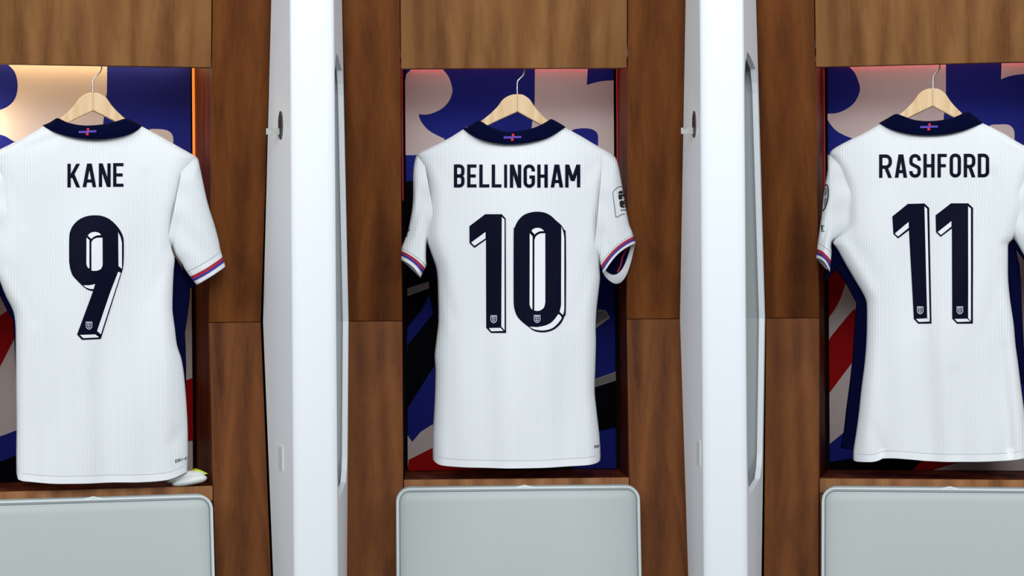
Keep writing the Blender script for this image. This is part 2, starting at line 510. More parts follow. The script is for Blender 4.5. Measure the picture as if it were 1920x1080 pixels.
    tf = [tuple(t) for t in tt] + [tuple(i + n8 for i in t[::-1]) for t in tt] + [(i, (i + 1) % n8, n8 + (i + 1) % n8, n8 + i) for i in range(n8)]
    T.add('hook_tab', tv, tf, M_TAB, parent=mount, label='small pale metal hook tab')
    c3 = on_side(*plate); a2, b2 = 0.019, 0.026
    def rect(a, b, h):
        q = [c3 + ax_v * x + Vector((0, 0, y)) for x, y in ((-a, -b), (a, -b), (a, b), (-a, b))]
        return [p + nl * h for p in q] + [p - nl * 0.001 for p in q], BOXF
    pl = T.add('cover_plate', *rect(a2, b2, 0.0012), M_PLATE2, label='small off-white cover plate')
    T.add('plate_panel', *rect(a2 * 0.7, b2 * 0.86, 0.0018), M_PLATE, parent=pl)
    return T
def zpix(fr, px, py, v): return fr.hit(px, py, v).z
divider(FIN1, 'white lacquered divider column, left one, beside the warmly lit locker', (zpix(FIN1, 630, 99, .2), zpix(FIN1, 630, 934, .2)),
        ((526.5, 235), 0.0195, 0.029), ((525, 246.5), 0.028), (527, 859))
divider(FIN2, 'white lacquered divider column, right one, between the two red-lit lockers', (zpix(FIN2, 1400, 97, .2), zpix(FIN2, 1405, 926, .2)),
        ((1302, 233), 0.021, 0.0275), ((1301, 245), 0.026), (1310.5, 849))

# ------------------------------------------------------------------ lockers
V_BACK = -0.20
U_IN = 0.2365                             # half width of the niche at the front
def locker(fr, label, post_l, post_r, head_y, nose, art, leds, dark_gap=0.008):
    """post_l / post_r: outer edges of the wooden uprights in pixels at (y=0, y=600, y=1080)"""
    T = Thing('locker', fr, (0, 0, 0), label, 'locker', 'wooden lockers along the wall')
    zt, zb = 2.12, 0.0
    z_h = zpix(fr, *head_y, lv(1.78))
    z_n1 = zpix(fr, *nose[0], 0.052); z_n0 = z_n1 - 0.03
    GAP = 0.0005
    for side, px in ((-1, post_l), (1, post_r)):
        def outer(y, m):
            return fr.hit(px[y], (0, 600, 1080)[y], 0, m)
        pt = outer(0, LEAN); pk = outer(1, 0); pb = outer(2, -LEAN)
        pt = pk + (pt - pk) * ((zt - pk.z) / (pt.z - pk.z)); pb = pk + (pb - pk) * ((zb - pk.z) / (pb.z - pk.z))
        ui = side * U_IN
        up = [(ui, lv(ZK + GAP), ZK + GAP), (pk.x, lv(ZK + GAP), ZK + GAP), (pt.x, lv(zt), zt), (ui, lv(zt), zt)]
        T.add('upper_upright', *slab(up, 0.022), M_POST_UP)
        lo = [(ui, lv(zb), zb), (pb.x, lv(zb), zb), (pk.x, lv(ZK - GAP), ZK - GAP), (ui, lv(ZK - GAP), ZK - GAP)]
        T.add('lower_upright', *slab(lo, 0.022), M_POST_LO)
        # inner side of the niche, set back a touch behind the upright
        us = side * (U_IN + 0.0005)
        poly = [(-0.235, z_n0), (lv(z_n0) - 0.0225, z_n0), (-0.0225, ZK), (lv(zt) - 0.0225, zt), (-0.235, zt)]
        sv = [(us, v, z) for v, z in poly] + [(us + side * 0.016, v, z) for v, z in poly]
        T.add('side_panel', sv, [(0, 1, 2, 3, 4), (9, 8, 7, 6, 5)] + [(i, (i + 1) % 5, 5 + (i + 1) % 5, 5 + i) for i in range(5)], M_NICHE)
    ug = U_IN - 0.0022
    hd = [(-ug, lv(z_h), z_h), (ug, lv(z_h), z_h), (ug, lv(zt), zt), (-ug, lv(zt), zt)]
    T.add('header_panel', *slab(hd, 0.022), M_HEAD)
    # shelf board with its front edge, and the board below it that carries the seat back
    vn = lv(z_n1)
    ung = U_IN - 0.0015
    T.add('shelf_board', *boxuvz(-ung, ung, -0.235, vn - 0.003, z_n1 - 0.02, z_n1 - 0.001), M_NICHE)
    T.add('shelf_edge', *slab([(-ung, vn + .003, z_n0), (ung, vn + .003, z_n0), (ung, vn, z_n1), (-ung, vn, z_n1)], 0.005), M_NOSE)
    bd = [(-ung, lv(zb) - .004, zb), (ung, lv(zb) - .004, zb), (ung, lv(z_n0) - .004, z_n0 - .001), (-ung, lv(z_n0) - .004, z_n0 - .001)]
    T.add('lower_board', *slab(bd, 0.02), M_POST_LO)
    # rail behind the header that carries the hanger
    zr = zpix(fr, 960, 112, 0.035)
    v, f = tube([(-U_IN, 0.028, zr), (U_IN, 0.028, zr)], 0.007, 12)
    T.add('hanging_rail', v, f, M_STEEL, smooth=True)
    # printed back panel
    ub = U_IN - dark_gap
    pan = T.add('back_panel', *boxuvz(-ub, ub, V_BACK - 0.012, V_BACK, z_n1, 1.90), art[0], label='printed graphic back panel')
    h = 0.0006
    for (m, pts) in art[1]:
        q = []
        for p in pts:
            w = fr.hit(p[0], p[1], V_BACK)
            q.append((max(-ub, min(ub, w.x)), max(z_n1 + .0005, min(1.899, w.z))))
        v, f = extrude_poly(q, V_BACK + h, V_BACK + 0.0001)
        T.add('printed_shape', v, f, m, parent=pan)
        h += 0.00025
    # LED strips along the niche
    for (m, u0, u1, v0, v1, za, zb_) in leds(z_h, ub):
        T.add('led_strip', *boxuvz(u0, u1, v0, v1, za, zb_, 0.0003), m)
    return T, z_n1

def V2(L): return [Vector((p[0], p[1])) for p in L]
def lines(p00, p10, p11, p01, n, m, bar=0.55):
    """n print lines between two edges"""
    out = []
    for i in range(n):
        a, b = i / n, (i + bar) / n
        P = lambda s, t: ((p00[0] * (1 - s) + p10[0] * s) * (1 - t) + (p01[0] * (1 - s) + p11[0] * s) * t,
                          (p00[1] * (1 - s) + p10[1] * s) * (1 - t) + (p01[1] * (1 - s) + p11[1] * s) * t)
        out.append((m, [P(0, a), P(1, a), P(1, b), P(0, b)]))
    return out

ART_L = (M_P_CREAM, [
    (M_P_BLUE, V2([(-80, 100), (5, 100)]) + cat([(14, 120), (28, 136), (33, 160), (29, 183), (17, 198), (0, 206), (-20, 208)]) + V2([(-80, 205)])),
    (M_P_BLUE, V2([(-80, 245)]) + cat([(-25, 240), (0, 252), (11, 256), (26, 265), (45, 270)]) + V2([(60, 300), (0, 330), (-80, 400)])),
    (M_P_BLUE, V2([(202, 90), (201, 124), (200.5, 172), (193, 234), (185, 330), (250, 420), (330, 470), (400, 480), (400, 90)])),
    (M_P_CREAM, V2([(307, 90), (306, 126), (304, 158)]) + cat([(304, 158), (328, 152), (353, 149), (378, 150.5), (400, 152)]) + V2([(400, 90)])),
    (M_P_CREAM, cat([(270, 260), (278, 244), (294, 242), (311, 244), (320, 249), (324.5, 258), (324.5, 272)]) + V2([(322, 300), (270, 300)])),
    (M_P_RED, V2([(-60, 640), (0, 592), (17, 580), (60, 556), (110, 560), (30, 628), (0, 687), (-60, 740)])),
    (M_P_BLUE, cat([(-80, 842), (0, 818), (17, 812), (40, 804), (120, 780)]) + V2([(200, 800), (30, 853), (-80, 890)])),
    (M_P_NAVY, V2([(-80, 890), (0, 866), (30, 853), (100, 800), (240, 860), (120, 960), (-80, 970)])),
    (M_P_RED, V2([(300, 730), (400, 708), (400, 824), (300, 836)])),
])
ART_C = (M_P_BLUE, [
    (M_P_CREAM, V2([(740, 152), (762, 139), (771, 130), (776, 110), (815, 110)]) + cat([(829, 129), (841, 144), (848, 166), (847, 177), (841, 191), (828, 204), (810, 212.5), (797, 215), (785, 214)])
     + cat([(785, 214), (789, 227), (802, 243), (818, 253), (833, 260)]) + V2([(840, 291), (740, 291)])),
    (M_P_CREAM, V2([(1003, 100), (1003, 128), (1002.6, 191), (996.7, 240), (990, 300), (1080, 420), (1190, 345), (1190, 100)])),
    (M_P_BLUE, V2([(1102, 100), (1102, 128), (1100, 159.5)]) + cat([(1100, 159.5), (1124, 153), (1144, 151), (1165, 150.5), (1190, 151)]) + V2([(1190, 100)])),
    (M_P_BLUE, cat([(1060, 262), (1072, 245), (1087, 241), (1103, 241), (1115, 245), (1121, 254), (1121, 275)]) + V2([(1118, 310), (1060, 310)])),
    (M_P_NAVY, V2([(740, 340), (900, 340), (900, 690), (813, 687), (740, 766)])),
    (M_P_BLUE, V2([(805, 553), (812, 588), (764, 647), (740, 672), (740, 632), (764, 614), (790, 582)])),
] + lines((763.6, 541), (804, 528), (805, 541), (764, 556), 6, M_P_GREY, 0.6) + [
    (M_P_CREAM, V2([(740, 800), (764, 816), (773, 828.5), (789, 809.5), (809, 797), (860, 775), (860, 840), (810, 840), (766, 862), (740, 876)])),
    (M_P_RED, V2([(740, 876), (766, 862), (810, 840), (870, 812), (960, 850), (931, 884), (920, 930), (740, 930)])),
    (M_P_NAVY, V2([(931, 880), (960, 840), (1060, 840), (1075, 930), (925, 930)])),
    (M_P_NAVY, V2([(1060, 735), (1115, 726), (1161, 714), (1190, 708), (1190, 793), (1161, 800), (1124, 806), (1060, 820)])),
    (M_P_GREY, V2([(1110, 578), (1119, 580), (1135, 581.5), (1143.5, 596), (1119, 614), (1106, 622)])),
] + lines((1116, 586), (1133, 584), (1141, 594), (1112, 612), 5, M_P_NAVY, 0.35)
  + lines((1108, 713), (1166, 697), (1166, 714), (1108, 729), 6, M_P_GREY, 0.62))
ART_R = (M_P_BLUE, [
    (M_P_CREAM, V2([(1580, 100)]) + cat([(1590, 123.6), (1603, 137), (1612, 161), (1611, 175), (1603, 191), (1589, 203.5), (1569, 212), (1548.5, 213)])
     + cat([(1548.5, 213), (1553, 227), (1567, 244), (1583, 253.5), (1597, 259)]) + V2([(1640, 300), (1760, 300), (1769, 225), (1773.5, 177), (1773.5, 100)])),
    (M_P_CREAM, V2([(1879, 90), (1878, 117), (1877, 148.6)]) + cat([(1877, 148.6), (1894, 142.5), (1920, 139), (1980, 138)]) + V2([(1980, 90)])),
    (M_P_CREAM, cat([(1845, 250), (1856, 235.6), (1872, 233.5), (1889, 233.6), (1898.5, 239.7), (1902, 249), (1902, 265)]) + V2([(1900, 300), (1845, 300)])),
    (M_P_CREAM, V2([(1520, 291), (1620, 290), (1620, 420), (1520, 420)])),
    (M_P_RED, V2([(1520, 420), (1640, 420), (1660, 700), (1620, 850), (1520, 850)])),
    (M_P_CREAM, V2([(1590, 515), (1640, 480), (1640, 560)]) + cat([(1598.6, 582), (1575, 610), (1552.8, 638), (1530, 668)]) + cat([(1530, 626), (1551, 600), (1569, 574), (1580, 549), (1590, 515)])),
    (M_P_CREAM, V2([(1598.6, 679), (1640, 620), (1640, 760), (1600, 800), (1580.6, 812), (1556, 832), (1530, 850), (1530, 768), (1554, 737)])),
    (M_P_BLUE, V2([(1530, 850), (1556, 832), (1580.6, 812), (1640, 790), (1640, 880), (1530, 866)])),
    (M_P_NAVY, V2([(1530, 866), (1640, 852), (1760, 840), (1716, 910), (1530, 910)])),
    (M_P_RED, V2([(1730, 862), (1740, 840), (1860, 840), (1800, 866), (1750, 889), (1716, 910), (1712, 889)])),
    (M_P_CREAM, V2([(1800, 866), (1860, 840), (2000, 800), (2000, 910), (1716, 910), (1750, 889)])),
    (M_P_CREAM, V2([(1890, 440), (2000, 440), (2000, 700), (1890, 700)])),
])
def led_red(z_h, ub):
    zt = z_h + 0.028
    return [(M_LED_RED, -ub + .01, ub - .01, V_BACK + .006, V_BACK + .011, zt, zt + .005),
            (M_LED_PINK, -ub + .01, ub - .01, -0.045, -0.030, zt + .01, zt + .018),
            (M_LED_RED2, ub + .005, ub + .0075, V_BACK + .008, V_BACK + .015, 1.56, zt),
            (M_LED_RED2, -ub - .0075, -ub - .005, V_BACK + .008, V_BACK + .015, 1.56, zt)]
def led_warm(z_h, ub):
    zt = z_h + 0.028
    return [(M_LED_WARM, -ub + .01, ub - .01, V_BACK + .016, V_BACK + .024, zt, zt + .006),
            (M_LED_CREAM, -ub + .01, ub - .01, -0.045, -0.030, zt + .01, zt + .018),
            (M_LED_WARM2, ub + .002, ub + .0068, V_BACK + .012, V_BACK + .020, 1.56, zt),
            (M_LED_SPOT, -ub + .002, -ub + .008, V_BACK + .05, V_BACK + .056, 1.68, 1.75)]
LK_L = locker(FL, 'brown wooden locker at left with a warm yellow glow inside', (-93, -88, -96), (510, 489, 508.5), (200, 123.5), [(200, 917)], ART_L, led_warm)
LK_C = locker(FC, 'brown wooden locker in the middle with red glow, between both white dividers', (642, 654, 647.5), (1286.5, 1276.5, 1294), (965, 128.5), [(965, 898)], ART_C, led_red)
LK_R = locker(FR, 'brown wooden locker at right with red glow, cut by the picture edge', (1413.5, 1436.5, 1432), (2075, 2068, 2076), (1730, 121), [(1730, 899)], ART_R, led_red)

# ------------------------------------------------------------------ padded seat backs
def seat_back(fr, label, xl, xr, ytop, rad=0.029):
    vw = 0.055
    a = fr.hit(xl, ytop + 60, 0.12); b = fr.hit(xr, ytop + 60, 0.12)
    uc, hw = (a.x + b.x) / 2, (b.x - a.x) / 2
    zt = fr.hit((xl + xr) / 2, ytop, 0.12).z; zb = 0.46
    T = Thing('seat_back_cushion', fr, (uc, lv(0.46), zb), label, 'cushion', 'grey padded seat backs')
    def loop(ins, seg=8):
        r = max(rad - ins, 0.010); x, z1, z0 = hw - ins, zt - ins, zb + ins
        pts = []
        for cx, cz, a0 in ((x - r, z1 - r, 0), (-x + r, z1 - r, 90), (-x + r, z0 + r, 180), (x - r, z0 + r, 270)):
            for k in range(seg + 1):
                an = R(a0 + 90.0 * k / seg); pts.append((uc + cx + r * math.cos(an), cz + r * math.sin(an)))
        return pts
    def vbase(z): return lv(z) + 0.004
    prof = [(0.004, 0.0), (0.0, 0.006), (0.0, 0.040), (0.003, 0.046), (0.006, 0.048), (0.0085, 0.0465), (0.011, 0.0485), (0.016, 0.0505), (0.022, 0.0515), (0.028, 0.0518)]
    V, Fc = [], []
    n = None
    for ins, h in prof:
        L = loop(ins)
        n = len(L); V += [(u, vbase(z) + h, z) for u, z in L]
    for i in range(len(prof) - 1):
        for k in range(n):
            Fc.append((i * n + k, i * n + (k + 1) % n, (i + 1) * n + (k + 1) % n, (i + 1) * n + k))
    Fc.append(tuple((len(prof) - 1) * n + k for k in range(n)))
    Fc.append(tuple(range(n))[::-1])
    pad = T.add('pad', V, Fc, M_LEATHER, smooth=True)
    L = loop(0.0035)
    v, f = tube([(u, vbase(z) + 0.0475, z) for u, z in L], 0.0028, 8, closed=True)
    pip = T.add('piping', v, f, M_PIPING, smooth=True)
    L = loop(0.0085)
    v, f = tube([(u, vbase(z) + 0.0472, z) for u, z in L], 0.0008, 6, closed=True)
    T.add('seam', v, f, M_SEAM, parent=pip, smooth=True)
    # the joint of the piping, a little raised tuck at the middle of the top edge
    pu = uc + 0.013
    path = [(pu - 0.02, vbase(zt) + .045, zt - 0.0035), (pu - 0.008, vbase(zt) + .047, zt - 0.0015), (pu, vbase(zt) + .047, zt + 0.0005), (pu + 0.008, vbase(zt) + .047, zt - 0.0015), (pu + 0.02, vbase(zt) + .045, zt - 0.0035)]
    v, f = tube(cat(path, 3), 0.0032, 8)
    T.add('piping_joint', v, f, M_PIPING, parent=pip, smooth=True)
    return T
seat_back(FL, 'grey leather seat back cushion under the warmly lit left locker', -80, 402.5, 936)
seat_back(FC, 'grey leather seat back cushion between the two white dividers', 742, 1202.5, 914)
seat_back(FR, 'grey leather seat back cushion under the right locker', 1539, 2003, 916.5)

# ------------------------------------------------------------------ hangers
V_HANG = 0.028
def hanger(fr, label, apex, sc, inner_dy, left_dx, right_dx, hook):
    ax, ay = apex
    w = fr.hit(ax, ay + 90, V_HANG)
    T = Thing('wooden_hanger', fr, (w.x, V_HANG, w.z), label, 'hanger', 'wooden shirt hangers')
    def uz(pts):
        out = []
        for p in pts:
            h = fr.hit(p[0], p[1], V_HANG); out.append((h.x, h.z))
        return out
    for s, dx in ((-1, left_dx), (1, right_dx)):
        k = dx / 66.0
        top = cat([(ax, ay), (ax + s * 9, ay + .8), (ax + s * 17 * k, ay + 3.6), (ax + s * 27 * k, ay + 10.5), (ax + s * 37 * k, ay + 24), (ax + s * 50 * k, ay + 37), (ax + s * dx, ay + 50),
                   (ax + s * (dx + 28), ay + 68), (ax + s * (dx + 62), ay + 88)], 4)
        low = cat([(ax + s * (dx + 60), ay + 99), (ax + s * (dx + 30), ay + 86), (ax + s * (dx - 12), ay + 59), (ax, ay + inner_dy)], 4)
        q = uz(top + low)
        n = len(q)
        bm = bmesh.new()
        fa = [bm.verts.new((p[0], V_HANG + 0.008, p[1])) for p in q]; fb = [bm.verts.new((p[0], V_HANG - 0.008, p[1])) for p in q]
        bm.faces.new(fa); bm.faces.new(fb[::-1])
        for i in range(n): bm.faces.new([fa[i], fa[(i + 1) % n], fb[(i + 1) % n], fb[i]])
        bmesh.ops.recalc_face_normals(bm, faces=bm.faces)
        rim = [e for e in bm.edges if e.verts[0].co.y == e.verts[1].co.y and not ({e.verts[0], e.verts[1]} in ({fa[0], fa[-1]}, {fb[0], fb[-1]}))]
        bmesh.ops.bevel(bm, geom=rim, offset=0.0022, segments=2, affect='EDGES', profile=0.5)
        bmesh.ops.triangulate(bm, faces=[f for f in bm.faces if len(f.verts) > 4])
        bm.verts.index_update()
        V = [v.co.copy() for v in bm.verts]; Fc = [[v.index for v in f.verts] for f in bm.faces]; bm.free()
        T.add('shoulder_arm', V, Fc, M_HANGER)
    # miter line where the two arms meet
    g = uz([(ax - .35, ay + 1), (ax + .35, ay + 1), (ax + .35, ay + inner_dy - .5), (ax - .35, ay + inner_dy - .5)])
    v, f = extrude_poly(g, V_HANG + 0.0083, V_HANG)
    T.add('glue_joint', v, f, wood('maple_joint', rgb(158, 122, 84), rgb(176, 140, 98), rgb(190, 152, 110), 4.0))
    hx, hy = hook[-1]
    rail_z = zpix(fr, 960, 112, 0.035)
    rw = fr.hit(hx, hy, V_HANG)
    path = [Vector((p.x, V_HANG, p.z)) for p in [fr.hit(a, b, V_HANG) for a, b in hook]]
    cu = path[0].x
    rr = max(abs(rw.x - cu), 0.0105)
    for k in range(1, 9):
        an = math.pi * k / 8
        path.append(Vector((cu + (rw.x - cu) * math.cos(an) * (rr / abs(rw.x - cu)) * (1 if k else 1), V_HANG, rail_z + 0.0 + math.sin(an) * rr)))
    v, f = tube(cat(path, 4), 0.0016, 8)
    T.add('hook', v, f, M_STEEL, smooth=True)
    return T
hanger(FL, 'wooden hanger in the warmly lit left locker, holding the number nine shirt', (174, 174), 1.03, 34, 63, 62, [(174, 178), (174, 154), (178, 145), (186, 137), (190, 130), (190.5, 123)])
hanger(FC, 'wooden hanger in the middle locker, holding the number ten shirt', (970, 177), 1.0, 33, 68, 58, [(970, 181), (970, 156), (973.3, 149), (980, 142.5), (983, 136), (983, 129)])
hanger(FR, 'wooden hanger in the right locker, holding the number eleven shirt', (1749, 166), 1.0, 33.5, 64, 59, [(1749.7, 170), (1750, 147), (1754, 138), (1760.5, 130), (1762, 119)])

# ------------------------------------------------------------------ shirts
VM = 0.045
def row_loft(fr, rows, vm, Tb, Tf, nb=14, p=2.4, closed_ends=True):
    """rows: list of (left px point, right px point); flattened tube"""
    V, Fc = [], []
    loopn = None
    for (a, b) in rows:
        L = []
        for k in range(nb + 1):
            s = -1 + 2 * k / nb; L.append((s, 1))
        for k in range(nb - 1, 0, -1):
            s = -1 + 2 * k / nb; L.append((s, -1))
        loopn = len(L)
        for s, sg in L:
            x = a[0] + (b[0] - a[0]) * (s + 1) / 2; y = a[1] + (b[1] - a[1]) * (s + 1) / 2
            w = fr.hit(x, y, vm)
            e = max(0.0, 1 - abs(s) ** p) ** (1 / p)
            V.append(Vector((w.x, vm + (Tb * e if sg > 0 else -Tf * e), w.z)))
    for i in range(len(rows) - 1):
        for k in range(loopn):
            Fc.append((i * loopn + k, i * loopn + (k + 1) % loopn, (i + 1) * loopn + (k + 1) % loopn, (i + 1) * loopn + k))
    if closed_ends:
        Fc.append(tuple(range(loopn))[::-1]); Fc.append(tuple((len(rows) - 1) * loopn + k for k in range(loopn)))
    return V, Fc

# letters as polygons in a box w x h (pixels), sw = stroke width
def letter(ch, w, h, sw):
    a = sw / 2
    def rect(x0, y0, x1, y1): return [(x0, y0), (x1, y0), (x1, y1), (x0, y1)]
    def par(xt, xb, y0, y1, wd): return [(xt - wd / 2, y0), (xt + wd / 2, y0), (xb + wd / 2, y1), (xb - wd / 2, y1)]
    hs = sw * 0.95
    def arc(cx, cy, rx, ry, a0, a1, n=7):
        return [(cx + rx * math.cos(R(a0 + (a1 - a0) * k / n)), cy + ry * math.sin(R(a0 + (a1 - a0) * k / n))) for k in range(n + 1)]
    def stroke(path, wd=None):
        wd = wd or sw
        P = []
        for p in path:
            if not P or (Vector(p) - P[-1]).length > 0.05: P.append(Vector(p))
        out = []; N = []
        for i in range(len(P)):
            d0 = (P[i] - P[i - 1]).normalized() if i else None
            d1 = (P[i + 1] - P[i]).normalized() if i < len(P) - 1 else None
            if d0 is None: d0 = d1
            if d1 is None: d1 = d0
            n0_ = Vector((-d0.y, d0.x)); n1_ = Vector((-d1.y, d1.x)); nn = (n0_ + n1_)
            nn = nn / max(0.3, nn.length_squared / 2) if nn.length > 1e-6 else n0_
            N.append(nn * wd / 2)
        for i in range(len(P) - 1):
            out.append([tuple(P[i] + N[i]), tuple(P[i + 1] + N[i + 1]), tuple(P[i + 1] - N[i + 1]), tuple(P[i] - N[i])])
        return out
    r = min(w * 0.36, (w - sw) * 0.48)
    V_ = lambda x: rect(x, 0, x + sw, h)
    if ch == 'I': return [rect(0, 0, w, h)]
    if ch == 'L': return [V_(0), rect(sw, h - hs, w, h)]
    if ch == 'E': return [V_(0), rect(sw, 0, w, hs), rect(sw, h / 2 - hs / 2, w * .92, h / 2 + hs / 2), rect(sw, h - hs, w, h)]
    if ch == 'F': return [V_(0), rect(sw, 0, w, hs), rect(sw, h * .5 - hs / 2, w * .9, h * .5 + hs / 2)]
    if ch == 'H': return [V_(0), V_(w - sw), rect(sw, h / 2 - hs / 2, w - sw, h / 2 + hs / 2)]
    if ch == 'K': return [V_(0), par(w - a * 1.25, sw * .95, 0, h * .60, sw * 1.15), par(sw + w * .13, w - a * 1.15, h * .42, h, sw * 1.15)]
    if ch == 'A': return [par(w / 2 - a * .35, a * 1.05, 0, h, sw * 1.08), par(w / 2 + a * .35, w - a * 1.05, 0, h, sw * 1.08), rect(w * .24, h * .67, w * .76, h * .67 + hs)]
    if ch == 'N': return [V_(0), V_(w - sw), par(a * 1.15, w - a * 1.15, 0, h, sw * 1.15)]
    if ch == 'M': return [V_(0), V_(w - sw), par(a * 1.2, w / 2, 0, h * .72, sw * 1.15), par(w - a * 1.2, w / 2, 0, h * .72, sw * 1.15)]
    if ch in 'BR':
        x1 = w - a
        out = [V_(0)]
        m = h * (.5 if ch == 'B' else .54)
        out += stroke([(a, hs / 2), (x1 - r, hs / 2)] + arc(x1 - r, hs / 2 + r, r, r, -90, 0) + arc(x1 - r, m - r, r, r, 0, 90) + [(a, m)])
        if ch == 'B':
            out += stroke([(a, m), (x1 - r, m)] + arc(x1 - r, m + r, r, r, -90, 0) + arc(x1 - r, h - hs / 2 - r, r, r, 0, 90) + [(a, h - hs / 2)])
        else:
            out += [par(w * .52, w - a * 1.05, m, h, sw * 1.1)]
        return out
    x0, x1, y0, y1 = a, w - a, hs / 2, h - hs / 2
    if ch == 'D':
        return [V_(0)] + stroke([(a, y0), (x1 - r, y0)] + arc(x1 - r, y0 + r, r, r, -90, 0) + arc(x1 - r, y1 - r, r, r, 0, 90) + [(a, y1)])
    if ch == 'O':
        p = arc(x1 - r, y0 + r, r, r, -90, 0) + arc(x1 - r, y1 - r, r, r, 0, 90) + arc(x0 + r, y1 - r, r, r, 90, 180) + arc(x0 + r, y0 + r, r, r, 180, 270)
        return stroke(p + [p[0]])
    if ch == 'G':
        p = [(x1, h * .30)] + arc(x1 - r, y0 + r, r, r, 0, -90) + arc(x0 + r, y0 + r, r, r, 270, 180) + arc(x0 + r, y1 - r, r, r, 180, 90) + arc(x1 - r, y1 - r, r, r, 90, 0) + [(x1, h * .5)]
        return stroke(p) + [rect(w * .52, h * .47, w, h * .47 + hs)]
    if ch == 'S':
        m = h * .5
        p = [(x1, h * .28)] + arc(x1 - r, y0 + r, r, r, 0, -90) + arc(x0 + r, y0 + r, r, r, 270, 180) + arc(x0 + r, m - r * .95, r, r * .8, 180, 110, 4) \
            + arc(x1 - r, m + r * .95, r, r * .8, -70, 0, 4) + arc(x1 - r, y1 - r, r, r, 0, 90) + arc(x0 + r, y1 - r, r, r, 90, 180) + [(x0, h * .72)]
        return stroke(p)
    if ch == 'T': return [rect(0, 0, w, hs), rect(w / 2 - a, hs, w / 2 + a, h)]
    if ch == '-': return [rect(0, h / 2 - a, w, h / 2 + a)]
    return []

CREST_W = 12.0
def crest_polys(cx, cy, s=1.0):
    """shield outline and three small walking figures, as flat print"""
    w, h = 6.0 * s, 7.4 * s
    def sh(k):
        return [(cx - w * k, cy - h * k), (cx + w * k, cy - h * k), (cx + w * k, cy + h * .25 * k), (cx + w * .82 * k, cy + h * .6 * k), (cx + w * .45 * k, cy + h * .85 * k), (cx, cy + h * 1.02 * k),
                (cx - w * .45 * k, cy + h * .85 * k), (cx - w * .82 * k, cy + h * .6 * k), (cx - w * k, cy + h * .25 * k)]
    o, i = sh(1.0), sh(0.80)
    n = len(o)
    out = [[o[k], o[(k + 1) % n], i[(k + 1) % n], i[k]] for k in range(n)]
    for j, yy in enumerate((-4.2, -0.6, 2.9)):
        y = cy + yy * s; b = (3.6 if j < 2 else 2.6) * s
        out.append([(cx - b, y - .9 * s), (cx - b * .55, y - 1.5 * s), (cx - b * .3, y - .6 * s), (cx + b * .5, y - .8 * s), (cx + b, y - 1.5 * s), (cx + b * .8, y + .3 * s), (cx + b * .75, y + 1.5 * s),
                    (cx + b * .35, y + .5 * s), (cx - b * .1, y + .6 * s), (cx - b * .3, y + 1.5 * s), (cx - b * .6, y + .5 * s), (cx - b * .95, y + .8 * s)])
    return out

